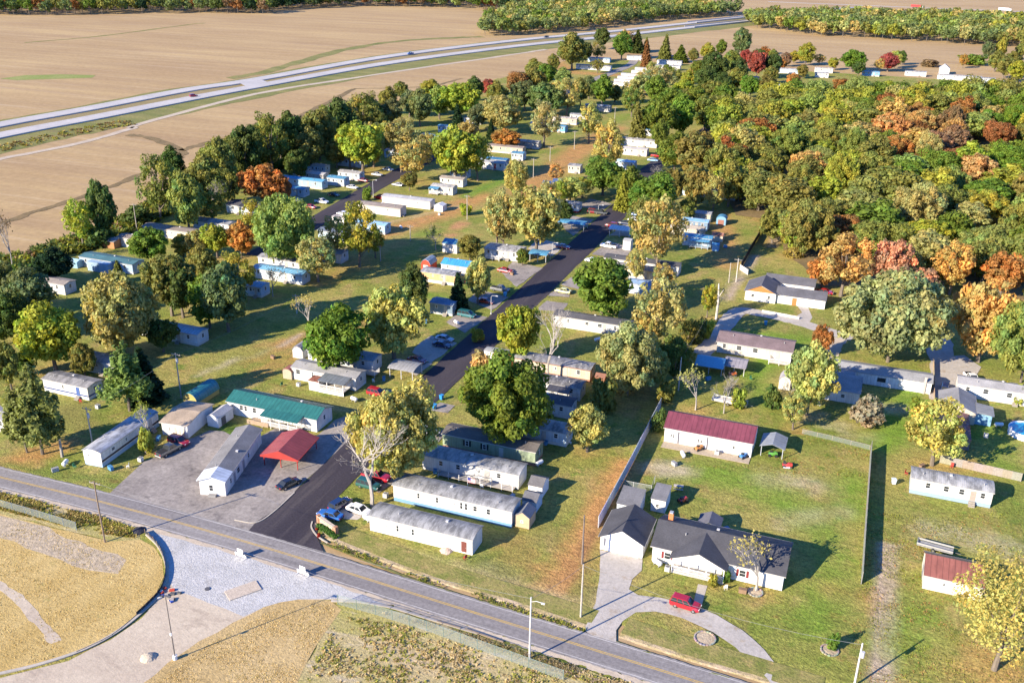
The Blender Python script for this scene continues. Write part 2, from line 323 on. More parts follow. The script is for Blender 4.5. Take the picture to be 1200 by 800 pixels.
SOIL = [([(735, 545), (700, 610), (665, 670), (640, 700)], 4.0, RUST, .95), ([(722, 570), (690, 630), (652, 690)], 1.0, (.24, .13, .06), .8), ([(745, 560), (715, 610), (690, 660), (670, 700)], 1.2, OLIVE, .6),
        ([(600, 640), (640, 690)], 3.5, RUST, .55), ([(575, 665), (600, 680)], 3.5, (.11, .16, .03), .8), ([(640, 600), (600, 660)], 4, OLIVE, .6),
        ([(700, 690), (697, 715), (702, 735)], 1.6, TAN, .8), ([(560, 655), (640, 690), (690, 712)], 2.2, TAN, .35),
        ([(450, 640), (560, 672), (670, 708)], 1.8, TAN, .8), ([(400, 640), (520, 660)], 2.5, GREEN, .5),
        ([(1036, 640), (1033, 700), (1029, 800), (1028, 850)], 1.5, DIRT, .9), ([(1045, 640), (1042, 720), (1040, 800)], 1.0, DIRT, .7),
        ([(1000, 560), (1000, 600)], 4, GREEN, .7), ([(830, 555), (880, 565), (940, 600)], 5, GREEN, .7), ([(960, 620), (985, 660), (950, 730)], 4, GREEN, .6), ([(900, 560), (960, 570)], 4, PALE, .5), ([(920, 610), (985, 600)], 3.5, PALE, .5),
        ([(770, 548), (800, 552)], 3.2, PALE, .9), ([(1090, 620), (1180, 640)], 4, PALE, .5), ([(1080, 720), (1060, 760)], 5, GREEN, .6), ([(1120, 780), (1180, 790)], 4, RUST, .4), ([(975, 690), (1010, 700)], 3, RUST, .5),
        ([(1020, 470), (1060, 500), (1030, 520)], 4.5, GREEN, .9), ([(1060, 470), (1080, 440)], 3.5, GREEN, .9), ([(1040, 478), (1060, 480)], 3, PALE, .7), ([(880, 440), (900, 420)], 4, GREEN, .9), ([(860, 390), (940, 398)], 4, GREEN, .9), ([(1180, 520), (1170, 545)], 4, GREEN, .6), ([(1140, 510), (1170, 500)], 3.5, GREEN, .7), ([(955, 490), (1010, 510)], 4, PALE, .4),
        ([(885, 255), (905, 265), (895, 285)], 5, RUST, .4), ([(885, 300), (860, 335), (852, 350)], 1.8, DIRT, .9), ([(912, 268), (900, 290)], .8, DIRT, .7), ([(920, 268), (908, 290)], .8, DIRT, .7),
        ([(845, 250), (850, 300)], 5, RUST, .6), ([(800, 370), (830, 350)], 4, OLIVE, .6), ([(830, 300), (855, 320)], 5, (.24, .23, .06), .8),
        ([(610, 225), (640, 205), (680, 175), (720, 150)], 8, RUST, .8), ([(440, 275), (520, 250), (560, 230)], 7, RUST, .8), ([(380, 330), (430, 300), (470, 285)], 5, RUST, .5), ([(845, 265), (850, 310)], 6, RUST, .7), ([(300, 440), (360, 410), (420, 380)], 4, RUST, .5), ([(540, 262), (528, 275)], 2.8, (.46, .24, .11), 1), ([(450, 262), (545, 240)], 2.2, TAN, .7), ([(560, 215), (590, 210), (545, 230)], 4, GREEN, .9), ([(700, 150), (735, 135)], 6, GREEN, .5), ([(490, 275), (545, 270)], 3.5, GREEN, .5),
        ([(360, 320), (450, 310), (470, 330)], 5, OLIVE, .5), ([(300, 410), (355, 395), (300, 420)], 3, RUST, .6), ([(290, 420), (340, 400), (355, 390)], .9, DIRT, .9), ([(240, 390), (300, 360)], 5, OLIVE, .6), ([(250, 430), (300, 410)], 5, (.25, .24, .06), .8), ([(230, 440), (280, 420)], 1.2, PALE, .7),
        ([(290, 470), (380, 470), (450, 478)], 3.5, OLIVE, .7), ([(300, 465), (420, 482)], 1.2, TAN, .7), ([(262, 500), (290, 510)], 3, DGREEN, 1), ([(20, 540), (80, 520), (40, 530)], 4, RUST, .7), ([(0, 545), (100, 560), (150, 572)], 1.6, (.16, .2, .04), .8), ([(80, 480), (100, 500)], 4, OLIVE, .8),
        ([(640, 66), (670, 85), (720, 88)], 10, RUST, .7), ([(500, 300), (545, 308)], 3, RUST, .6), ([(500, 345), (520, 350)], 3, GREEN, .8), ([(600, 425), (640, 440)], 4, RUST, .4),
        ([(880, 440), (900, 470)], 4, GREEN, .6), ([(740, 760), (800, 775), (870, 795)], 2, (.17, .2, .04), .8), ([(690, 690), (680, 740)], 2, OLIVE, .7)]
D1 = smooth(W([(378, 634), (420, 651), (500, 682), (600, 713), (686, 741)])); D2 = smooth(W([(722, 750), (800, 776), (880, 800), (960, 825)]))
def lawn():
    xs = np.arange(-330, 520, 2.0); ys = np.arange(30, 760, 2.0)
    X, Y = np.meshgrid(xs, ys); keep = inside(X, Y, LAWN)
    near_ = np.hypot(X, Y) < 1500
    Z = np.zeros_like(X); Z += .05 * np.sin(X * .21 + 1.3 * np.sin(Y * .13)) * np.sin(Y * .17) - .05
    col = np.zeros(X.shape + (4,)); col[..., :3] = (.2, .18, .05)
    for px, r, c, a in [(W(p_), r, c, a) for p_, r, c, a in SOIL] + LITTER:
        l = px; d = pdist(X, Y, l); k = np.clip(1.35 - d / r, 0, 1) * a; k = k * k * (3 - 2 * k)
        t = np.maximum(col[..., 3:], 1e-6); kk = k[..., None]; col[..., :3] = np.where(kk > 0, col[..., :3] * (1 - kk) + np.array(c) * kk, col[..., :3])
        new = (col[..., 3] < .02) & (k > 0); col[new, :3] = c; col[..., 3] = np.maximum(col[..., 3], k)
    for D in (D1, D2):
        d = pdist(X, Y, offs(D, .8)); Z = np.where(d < 1.7, -1.0, Z)
    idx = -np.ones(X.shape, int); vm = np.zeros(X.shape, bool)
    cell = keep[:-1, :-1] & keep[1:, :-1] & keep[:-1, 1:] & keep[1:, 1:]
    for a, b2 in ((0, 0), (0, 1), (1, 0), (1, 1)): vm[a:vm.shape[0] - 1 + a, b2:vm.shape[1] - 1 + b2] |= cell
    idx[vm] = np.arange(vm.sum())
    q = np.stack([idx[:-1, :-1][cell], idx[:-1, 1:][cell], idx[1:, 1:][cell], idx[1:, :-1][cell]], 1)
    V = np.stack([X[vm], Y[vm], Z[vm]], 1)
    me = np_mesh('lawn', V, q, 'lawn', col[vm], 'soil', shade=True); o = link('lawn', me); o['kind'] = 'structure'
def np_mesh(name, V, quads, mat, col=None, attr='var', shade=False):
    me = bpy.data.meshes.new(name); n, k = quads.shape
    me.vertices.add(len(V)); me.vertices.foreach_set('co', np.ascontiguousarray(V, np.float32).ravel())
    me.loops.add(n * k); me.loops.foreach_set('vertex_index', np.ascontiguousarray(quads, np.int32).ravel())
    me.polygons.add(n); me.polygons.foreach_set('loop_start', np.arange(0, n * k, k, dtype=np.int32)); me.polygons.foreach_set('loop_total', np.full(n, k, np.int32))
    if shade: me.polygons.foreach_set('use_smooth', np.ones(n, bool))
    if col is not None:
        a = me.color_attributes.new(attr, 'FLOAT_COLOR', 'POINT'); a.data.foreach_set('color', np.ascontiguousarray(col, np.float32).ravel())
    me.materials.append(MATS[mat]); me.update(calc_edges=True); return me
# ditch beside the road: grass side, dark bottom, bare bank
for D, nm in ((D1, 'ditch'), (D2, 'ditch')):
    prof = [(-.6, .004), (-.1, -.02), (.25, -.2), (.5, -.4), (.75, -.34), (1.2, -.05), (1.8, .03), (4.0, .03), (5.6, .02)]
    lines = [offs(D, a) for a, z in prof]; n = len(D); mb = MB()
    jz = [[z + (random.uniform(-.05, .05) if 0 < i < 7 else 0) for _ in range(n)] for i, (a, z) in enumerate(prof)]
    mb.add([(p.x, p.y, jz[i][j]) for i, l in enumerate(lines) for j, p in enumerate(l)], [(i * n + j, i * n + j + 1, (i + 1) * n + j + 1, (i + 1) * n + j) for i in range(len(prof) - 1) for j in range(n - 1)])
    me = mb.mesh(nm, 'verge'); mb.fixnormals(me); me.materials.append(MATS['bank_dirt']); me.materials.append(MATS['bank'])
    for p in me.polygons:
        k_ = p.index // (n - 1); p.material_index = 1 if k_ in (4, 5) else (2 if k_ > 5 else 0)
    o = link(nm, me); o['kind'] = 'structure'
# roads
CR = smooth(W([(-260, 495), (-100, 534), (0, 558.75), (100, 583), (200, 609.5), (300, 638), (400, 668.5), (500, 700), (600, 731), (700, 762), (800, 793), (1000, 857), (1150, 905)]), 24)
ribbon('county_road', CR, -2.95, 2.95, .012, 'asphalt_old', .1)
for d in (-.14, .14): ribbon('centre_line', CR, d - .07, d + .07, .018, 'line_yellow')
for d in (2.55, -2.55): ribbon('edge_line', CR, d - .06, d + .06, .018, 'line_white')
ribbon('gravel_shoulder', CR, -3.9, -2.85, .008, 'packed_dirt', .25)
PL = [(286, 628), (300, 611), (318, 600), (345, 576), (407, 517), (507, 430), (600, 346), (665, 287), (717, 240), (752, 206)]; PR = [(775, 206), (742, 245), (690, 298), (630, 357), (565, 419), (500, 481), (425, 552), (385, 594), (372, 612), (372, 630), (384, 655), (340, 645), (300, 634)]
sheet('park_street', PL + PR, .010, 'asphalt_new', .12, 3)
L2 = smooth(W([(300, 300), (345, 275), (375, 257), (410, 236), (445, 215), (475, 199), (510, 182), (545, 166)])); ribbon('side_street', L2, -4.2, 4.2, .02, 'asphalt_new', .1)
L3 = smooth(W([(640, 118), (690, 96), (735, 78), (745, 70), (760, 64)])); ribbon('side_street', L3, -3.5, 3.5, .02, 'lot', .1)
L4 = smooth(W([(752, 206), (772, 190), (800, 170), (835, 148), (860, 130)])); ribbon('park_street', L4, -3.5, 3.5, .024, 'asphalt_new', .1)
sheet('parking_lot', [(124, 582), (152, 556), (168, 541), (190, 532), (205, 520), (228, 512), (245, 504), (262, 505), (275, 512), (300, 514), (325, 500), (345, 512), (372, 510), (392, 492), (408, 486), (428, 497), (407, 517), (345, 576), (318, 600), (300, 611), (292, 630), (240, 616), (180, 600), (145, 590)], .007, 'lot', .25, 3)
sheet('driveway', [(428, 490), (446, 455), (478, 460), (492, 443), (507, 430), (407, 517)], .014, 'lot', .2)
# drives branching off the park street
DR = [[(503, 482), (515, 469), (535, 474), (525, 486)], [(488, 444), (510, 424), (480, 418), (470, 432)], [(505, 432), (540, 400), (505, 388), (490, 400), (480, 415)], [(545, 395), (575, 370), (538, 362), (520, 378)], [(577, 368), (600, 347), (560, 336), (545, 352)], [(605, 342), (640, 312), (600, 302), (585, 320)], [(648, 304), (668, 286), (630, 276), (615, 292)], [(672, 282), (700, 256), (660, 248), (648, 258)], [(706, 250), (720, 238), (690, 230), (672, 242)],
      [(655, 334), (668, 322), (700, 330), (690, 345)], [(640, 348), (652, 336), (670, 338), (668, 350)], [(625, 364), (640, 350), (668, 354), (660, 368)], [(690, 300), (712, 278), (745, 290), (735, 306)], [(712, 278), (730, 260), (752, 262), (742, 280)], [(560, 425), (578, 408), (600, 418), (590, 432)], [(470, 512), (490, 492), (530, 505), (515, 522)], [(412, 566), (432, 545), (470, 560), (445, 582)], [(372, 607), (398, 582), (440, 598), (420, 612)]]
for d in DR:
    mx, my = sum(p[0] for p in d) / len(d), sum(p[1] for p in d) / len(d)
    sheet('driveway', [(mx + (x - mx) * .88, my + (y - my) * .74) for x, y in d], .014 + random.uniform(0, .003), 'driveway_gravel' if random.random() < .4 else 'lot', .25, 2)
GD = [(703, 644), (727, 649), (753, 655), (752, 668), (741, 678), (737, 690), (748, 697), (775, 700), (805, 707), (840, 720), (870, 738), (895, 760), (915, 785), (935, 812), (908, 806), (885, 780), (862, 758), (835, 740), (800, 724), (768, 716), (745, 717), (730, 727), (722, 738), (722, 752), (694, 744), (684, 738), (698, 706), (702, 680)]
sheet('gravel_driveway', GD, .014, 'driveway_gravel', .15, 2)
sheet('front_walk', [(818, 684), (829, 686), (822, 710), (812, 708)], .018, 'concrete')
ribbon('lane', smooth(W([(822, 415), (842, 392), (855, 374), (868, 364), (895, 368), (930, 376), (978, 390), (1000, 396)])), -2.3, 2.3, .012, 'driveway_gravel', .25)
sheet('driveway', [(930, 352), (947, 360), (952, 372), (948, 378), (928, 374), (940, 366)], .016, 'driveway_gravel', .2)
ribbon('lane', smooth(W([(1096, 392), (1102, 420), (1106, 445), (1104, 470)])), -2.6, 3.6, .012, 'driveway_gravel', .4)
sheet('turning_apron', [(1096, 420), (1130, 416), (1150, 430), (1140, 446), (1100, 448)], .008, 'driveway_gravel', .4)
ribbon('lane', smooth(W([(985, 396), (978, 410), (972, 430), (968, 445)])), -1.6, 1.6, .011, 'packed_dirt', .3)
# building site across the road
sheet('straw_field', [(-150, 560), (0, 601), (80, 622), (130, 634), (165, 632), (180, 640), (190, 655), (192, 675), (182, 697), (160, 722), (125, 746), (75, 770), (0, 790), (-150, 830), (-400, 700)], .006, 'straw', .4, 3)
sheet('clod_strip', [(0, 604), (40, 614), (95, 634), (148, 656), (138, 672), (105, 668), (70, 655), (30, 642), (0, 630), (-100, 600), (-100, 575)], .012, 'clods', .6, 2.5)
sheet('site_entrance', [(166, 619), (200, 627), (300, 653), (400, 684), (460, 709), (430, 706), (395, 702), (350, 703), (310, 712), (275, 730), (235, 752), (165, 803), (120, 840), (-150, 880), (-150, 835), (0, 794), (80, 774), (130, 749), (166, 724), (188, 698), (197, 672), (193, 648), (178, 630)], .009, 'packed_dirt', .15, 3)
sheet('white_gravel', [(172, 622), (205, 630), (300, 656), (400, 687), (455, 708), (430, 705), (395, 701), (350, 702), (312, 710), (285, 722), (262, 712), (235, 702), (205, 692), (198, 680), (198, 662), (193, 645), (182, 632)], .013, 'gravel', .3, 2)
sheet('straw_mound', [(160, 805), (233, 751), (273, 729), (309, 711), (350, 702), (387, 703), (400, 714), (385, 735), (360, 775), (335, 830), (150, 850)], .016, 'straw_brown', .3, 2.5)
sheet('weed_ground', [(398, 706), (470, 716), (560, 745), (660, 778), (760, 806), (900, 850), (700, 900), (300, 900), (345, 800), (375, 745)], .004, 'weed_soil', .5, 3)
sheet('road_bank', [(0, 572), (60, 588), (120, 604), (160, 618), (165, 632), (130, 634), (80, 622), (0, 601), (-150, 560), (-150, 535)], .003, 'weed_soil', .4, 3)
ribbon('dirt_path', smooth(W([(-10, 681), (20, 700), (45, 728), (66, 752)])), -.75, .75, .02, 'packed_dirt', .2)
ribbon('kerb', smooth(W([(172, 626), (186, 640), (194, 658), (195, 675), (188, 694), (172, 712), (140, 738), (100, 760), (50, 777), (0, 789), (-80, 806)])), -.25, .25, .14, 'concrete', 0, thick=.16)
ribbon('kerb', smooth(W([(388, 704), (420, 705), (460, 712), (500, 724), (560, 742)])), -.2, .2, .13, 'concrete', 0, thick=.15)
ribbon('kerb', smooth(W([(366, 611), (365, 618), (372, 628), (384, 636)])), -.12, .12, .13, 'concrete', 0, thick=.14)
ribbon('kerb', smooth(W([(345, 577), (320, 600), (300, 612), (275, 609)])), -.12, .12, .12, 'concrete', 0, thick=.12)
# highway and its margins
HU = smooth(W([(-150, 178), (0, 147), (110, 127), (220, 106), (300, 94), (450, 67.5), (600, 48.5), (720, 37), (800, 28.5), (880, 20), (1000, 9)])); HL = smooth(W([(-150, 192), (0, 159), (110, 138), (225, 115.5), (300, 101.5), (450, 75), (600, 55), (720, 42.5), (800, 33.5), (880, 25), (1000, 14)]))
ribbon('highway_verge', HU, -30, 13, -.16, 'verge', 1.5); ribbon('highway_verge', HL, -32, 5, -.14, 'verge', 2.0); ribbon('highway_median', HL, 4, 22, -.12, 'median', .6)
ribbon('highway', HU, -5.2, 6.2, .5, 'highway_concrete', 0, thick=.8); ribbon('highway', HL, -6.2, 5.2, .5, 'highway_concrete', 0, thick=.8)
sheet('highway_crossover', [(278, 97), (302, 93), (318, 98.5), (292, 104)], .48, 'highway_concrete')
for h in (HU, HL):
    ribbon('edge_line', h, -4.0, -3.75, .52, 'line_white'); ribbon('edge_line', h, 3.75, 4.0, .52, 'line_white')
ribbon('field_track', smooth(W([(-60, 200), (0, 186), (90, 168), (155, 150), (165, 145), (300, 110), (450, 86), (600, 64), (640, 58)])), -2.2, 2.2, -.1, 'packed_dirt', .6)
for px, r in (([(150, 158), (170, 160), (200, 170), (212, 177), (208, 186), (190, 200)], 2.2), ([(212, 176), (240, 168), (290, 156), (340, 141), (380, 122), (415, 104)], 2.0), ([(0, 262), (40, 248), (90, 232), (130, 218), (175, 200)], 1.6), ([(415, 104), (500, 101), (540, 92)], 1.2)):
    ribbon('field_gully', smooth(W(px)), -r, r, -.12, 'forest_floor', .9)
sheet('wheat_strip', [(0, 92), (30, 88), (70, 87), (112, 88), (108, 91), (60, 92.5), (20, 94)], -.15, 'winter_wheat', 1.5, 10)
ribbon('grass_waterway', smooth(W([(270, 92), (310, 84), (360, 70), (410, 57), (470, 48), (540, 44), (565, 43)])), -5, 5, -.14, 'verge', 2)
ribbon('field_track', smooth(W([(30, 50), (120, 42), (220, 29), (240, 27)])), -2, 2, -.15, 'verge', 1)
sheet('forest_floor', [(838, 138), (900, 126), (1000, 118), (1130, 118), (1250, 108), (1500, 110), (1600, 330), (1300, 430), (1180, 345), (1110, 330), (1040, 335), (960, 335), (918, 292), (908, 258), (862, 252), (850, 215), (835, 190)], .004, 'forest_floor', 1.5, 8)
# ---------------------------------------------------------------- foliage and trees
def leaf_quads(C, N, size, r=rng):
    n = len(C); N = N / (np.linalg.norm(N, axis=1, keepdims=True) + 1e-9)
    t = np.cross(N, r.normal(size=(n, 3))); t /= np.linalg.norm(t, axis=1, keepdims=True) + 1e-9; b2 = np.cross(N, t)
    s = (size * r.uniform(.45, 1.6, n))[:, None]; k = r.uniform(.5, .8, n)[:, None]
    V = np.stack([C - t * s, C + b2 * s * k + N * s * .15, C + t * s, C - b2 * s * k + N * s * .15], 1).reshape(-1, 3)
    return V, np.arange(4 * n).reshape(n, 4)
def lobes_leaves(lobes, per, size, out=.55, r=rng, flat=.8, tone=.12, hue=.10, leaf=.16):
    """lobes: (centre, radius); leaves sit through the outer shell of each lobe, facing outwards and up"""
    Cs, Ns, Vs = [], [], []
    for c, rad in lobes:
        n = max(12, int(per * rad * rad)); d = r.normal(size=(n, 3)); d /= np.linalg.norm(d, axis=1, keepdims=True)
        q = rad * (out + (1 - out) * r.random(n) ** .6) * (1 + .18 * np.sin(d[:, 0] * 5 + c[0]) * np.sin(d[:, 1] * 5 + c[1]))
        P = d * q[:, None]; P[:, 2] *= flat
        Cs.append(np.array(c) + P); Ns.append(d + np.array([0, 0, .35]) + r.normal(size=(n, 3)) * .45)
        lt = 1 + r.normal() * tone; lh = r.normal() * hue
        br = lt * (1 + r.normal(size=n) * leaf); hh = lh + r.normal(size=n) * .4 * leaf
        Vs.append(np.stack([br * (1 + hh), br, br * np.clip(1 - .5 * hh, .6, 1.15), np.ones(n)], 1))
    C = np.concatenate(Cs); V, Q = leaf_quads(C, np.concatenate(Ns), size, r)
    return V, Q, np.clip(np.repeat(np.concatenate(Vs), 4, 0), .25, 2.2)
def crown_round(seed, R=5., h=12., base=.28, n=38, lr=(.24, .38), per=62, size=.32, hue=.10, squash=1.0, top=1.0, shell=.7, tone=.12, sparse=1.0):
    r = np.random.default_rng(seed); lob = []; zc = h * (base + 1) / 2; rz = h * (1 - base) / 2
    for i in range(n):
        k = i + .5; ph = math.acos(1 - 2 * k / n); th = math.pi * (1 + 5 ** .5) * k + r.normal() * .25
        q = shell + (1 - shell) * r.random(); rr = R * r.uniform(*lr)
        wob = 1 + .16 * math.sin(2 * th + seed) + .1 * math.sin(3 * th + 2 * seed)
        x, y, z = math.sin(ph) * math.cos(th), math.sin(ph) * math.sin(th), math.cos(ph)
        taper = 1 - (1 - top) * max(0, z)
        c = (x * (R - rr * .8) * q * wob * taper, y * (R - rr * .8) * q * wob * taper, zc + z * (rz - rr * .6) * q * squash + r.normal() * .25)
        lob.append((c, rr * r.uniform(.8, 1.15)))
    for i in range(max(4, n // 6)):
        lob.append(((r.normal() * R * .25, r.normal() * R * .25, zc + r.normal() * rz * .35), R * r.uniform(.25, .38)))
    return lob, lobes_leaves(lob, per * sparse, size, r=r, hue=hue, tone=tone)
def trunk_mesh(seed, h, R, base, lobes, tr=.28, n=7):
    r = random.Random(seed); mb = MB(); top = h * .72
    tp = [(0, 0, -.2), (r.uniform(-.1, .1), r.uniform(-.1, .1), h * .15), (r.uniform(-.3, .3), r.uniform(-.3, .3), h * .4), (r.uniform(-.5, .5), r.uniform(-.5, .5), top)]
    mb.tube(tp, [tr * 1.35, tr, tr * .75, tr * .25], 7)
    for c, rad in r.sample(lobes, min(n, len(lobes))):
        z0 = min(h * (base * .7 + .25 * r.random()), c[2] * .8); p0 = Vector((tp[1][0], tp[1][1], z0)); p1 = Vector(c); md = p0.lerp(p1, .55) + Vector((0, 0, -.08 * (p1 - p0).length))
        mb.tube([p0, md, p1], [tr * .5, tr * .32, tr * .1], 5, False)
    me = mb.mesh('trunk', 'bark'); mb.fixnormals(me); return me
PROTO = {}                                               # kind -> list of (trunk mesh, crown mesh, R, h)
def add_proto(kind, seed, R, h, base, **k):
    lob, (V, Q, c) = crown_round(seed, R, h, base, **k)
    PROTO.setdefault(kind, []).append((trunk_mesh(seed, h, R, base, lob), np_mesh('crown', V, Q, 'foliage', c), R, h))
for s in range(4): add_proto('R', 10 + s, 5, 10.5, .16, n=58, lr=(.17, .27), per=95, size=.26)
for s in range(3): add_proto('M', 20 + s, 5, 10.5, .16, n=56, lr=(.17, .27), per=92, size=.26, hue=.13, tone=.16)
for s in range(3): add_proto('O', 30 + s, 3.6, 12, .14, n=54, lr=(.2, .32), per=105, size=.25, top=.55)
for s in range(3): add_proto('L', 40 + s, 5, 10.5, .22, n=46, lr=(.15, .23), per=82, size=.24, shell=.85, hue=.16, sparse=.85)
for s in range(5): add_proto('W', 50 + s, 5, 11, .12, n=64, lr=(.16, .27), per=70, size=.3, hue=.06, squash=.95, tone=.1)   # forest tree
for s in range(3): add_proto('G', 90 + s, 11, 17, .12, n=130, lr=(.1, .18), per=52, size=.34, hue=.1)
add_proto('A', 95, 8, 14, .24, n=80, lr=(.1, .17), per=95, size=.155, hue=.1, shell=.6, sparse=.5)
for s in range(2): add_proto('S', 60 + s, 1.6, 2.2, .0, n=22, lr=(.28, .42), per=220, size=.16)
def conifer(seed, R=2.6, h=11, layers=17, droop=.25, per=95, size=.26, open_=0.0, base=.08):
    r = np.random.default_rng(seed); Cs, Ns, Vs = [], [], []
    for i in range(layers):
        z = h * (base + (1 - base) * i / layers); R0 = R * (1 - i / layers) ** .85 + .15; nb = max(4, int(9 * R0 / R) + 3)
        for b2 in range(nb):
            if r.random() < open_: continue
            a = 2 * math.pi * (b2 + r.random() * .6) / nb + i; Lb = R0 * r.uniform(.75, 1.1); n = int(per * Lb / 4) + 6
            t = r.random(n) ** .65; d = np.array([math.cos(a), math.sin(a), 0]); sd = np.array([-math.sin(a), math.cos(a), 0])
            P = d * (t * Lb)[:, None] + sd * (r.normal(size=n) * .16 * Lb * (1.1 - t * .6))[:, None]; P[:, 2] = z + .35 * (h / layers) * r.normal(size=n) - droop * Lb * t
            Cs.append(P); Ns.append(np.tile(d * .5 + np.array([0, 0, .9]), (n, 1)) + r.normal(size=(n, 3)) * .5)
            br = (1 + r.normal() * .12) * (1 + r.normal(size=n) * .18); Vs.append(np.stack([br * 1.02, br, br * .95, np.ones(n)], 1))
    V, Q = leaf_quads(np.concatenate(Cs), np.concatenate(Ns), size, r)
    mb = MB(); mb.tube([(0, 0, -.2), (0, 0, h * .5), (.1, 0, h * .97)], [.24, .16, .04], 6); tm = mb.mesh('trunk', 'bark'); mb.fixnormals(tm)
    return tm, np_mesh('crown', V, Q, 'foliage', np.clip(np.repeat(np.concatenate(Vs), 4, 0), .3, 2)), R, h
PROTO['C'] = [conifer(71), conifer(72, 2.4, 11, 16)]
PROTO['P'] = [conifer(73, 4.2, 13, 9, -.12, 170, .27, .42, .3), conifer(74, 4.0, 13, 9, -.12, 170, .27, .42, .28)]
def bare(seed, h=10, depth_=6, spread=.55, leafy=0):
    r = random.Random(seed); mb = MB(); tips = []
    def grow(p, d, ln, rad, lv):
        q = p + d * ln; m_ = p.lerp(q, .5) + Vector((r.uniform(-1, 1), r.uniform(-1, 1), r.uniform(-.5, .5))) * ln * .06
        mb.tube([p, m_, q], [rad, rad * .85, rad * .66], 5 if lv < 2 else 3, False)
        if lv >= depth_ or ln < .28: tips.append(q); return
        for i in range(3 if lv in (0, 1, 3) else 2):
            nd_ = (d + Vector((r.gauss(0, 1), r.gauss(0, 1), r.gauss(.18, .5))) * spread).normalized(); grow(q if i else p.lerp(q, .85), nd_, ln * r.uniform(.62, .84), rad * .62, lv + 1)
    grow(Vector((0, 0, -.2)), Vector((.02, 0, 1)), h * .27, h * .025, 0)
    tm = mb.mesh('trunk', 'bark')
    P = np.array([tuple(t) for t in tips]); n = int(len(P) * max(leafy, .02)) + 6; C = P[rng.integers(0, len(P), n)] + rng.normal(size=(n, 3)) * .3
    V, Q = leaf_quads(C, rng.normal(size=(n, 3)), .17); br = rng.uniform(.7, 1.3, n)
    return tm, np_mesh('crown', V, Q, 'foliage', np.repeat(np.stack([br, br, br, br * 0 + 1], 1), 4, 0)), float(np.percentile(np.hypot(P[:, 0], P[:, 1]), 93)), float(P[:, 2].max())
PROTO['B'] = [bare(81, 10, 7, .6), bare(82, 10, 7, .55)]
PROTO['T'] = [bare(83, 9, 6, .5, 1.6), bare(84, 9, 6, .55, 2.4)]       # thin crown, many twigs showing
TC = dict(green=((0.143, 0.215, 0.029), 'green'), dk=((.095, .14, .034), 'dark green'), yg=((0.325, 0.338, 0.046), 'yellow green'), gold=((.41, .37, .115), 'golden'), yel=((.44, .42, .11), 'bright yellow'), pale=((0.351, 0.358, 0.130), 'pale green'),
          olive=((0.221, 0.227, 0.052), 'olive green'), orange=((0.437, 0.218, 0.057), 'orange'), red=((0.345, 0.081, 0.057), 'red'), peach=((.52, .33, .11), 'peach orange'), pink=((.54, .27, .16), 'pinkish red'), brown=((0.253, 0.161, 0.081), 'brown'), teal=((0.156, 0.202, 0.072), 'grey green'),
          ever=((0.025, 0.057, 0.021), 'blackish green'), grey=((0.30, 0.27, 0.18), 'grey'), tan=((.48, .38, .125), 'tan'), pine=((0.195, 0.260, 0.065), 'green'), rust=((0.299, 0.138, 0.046), 'rust brown'), mint=((0.247, 0.305, 0.078), 'light green'))
KW = dict(G='broad spreading tree', A='airy broadleaf tree', R='round broadleaf tree', M='mottled autumn tree', O='upright broadleaf tree', L='open crowned broadleaf tree', W='broadleaf tree', C='cone shaped evergreen', P='tall pine', B='bare grey tree', T='thinly leaved tree', S='low leafy bush')
NK = dict(G='broadleaf_tree', A='broadleaf_tree', R='broadleaf_tree', M='autumn_tree', O='broadleaf_tree', L='broadleaf_tree', W='woodland_tree', C='evergreen_tree', P='pine_tree', B='bare_tree', T='thin_tree', S='bush')
TREES = []
def tree(px, py, wpx, hpx, kind, col, label=None, group=None, world=None, seed=None):
    if world is None:
        p = g(px, py); R = wpx / ppm(p) / 2; h = max(1.2, hpx / vpm(p))
    else: p, R, h = world
    n = len(TREES); pr = PROTO[kind][(seed if seed is not None else n * 7 + n // 3) % len(PROTO[kind])]
    base, word = TC[col]; j = lambda: random.uniform(.9, 1.12)
    c = tuple(min(.6, q * j()) for q in base)
    root = thing(NK[kind], label, 'bush' if kind == 'S' else 'tree', (p.x, p.y, 0), random.uniform(0, 6.28), group)
    k = random.uniform(.96, 1.06); root.scale = (R / pr[2] * k, R / pr[2] / k, h / pr[3])
    link('trunk', pr[0], root, (.33, .30, .27) if kind in 'BT' else (.16, .13, .10)); link('crown', pr[1], root, c)
    root['_r'] = R; root['_leaf'] = col in ('gold', 'yel', 'orange', 'red', 'pink', 'tan', 'yg', 'pale', 'brown', 'rust'); root.rotation_euler[0] = random.uniform(-.05, .05); root.rotation_euler[1] = random.uniform(-.05, .05)
    root['_t'] = word + ' ' + KW[kind]; root['_s'] = h; TREES.append(root); return root
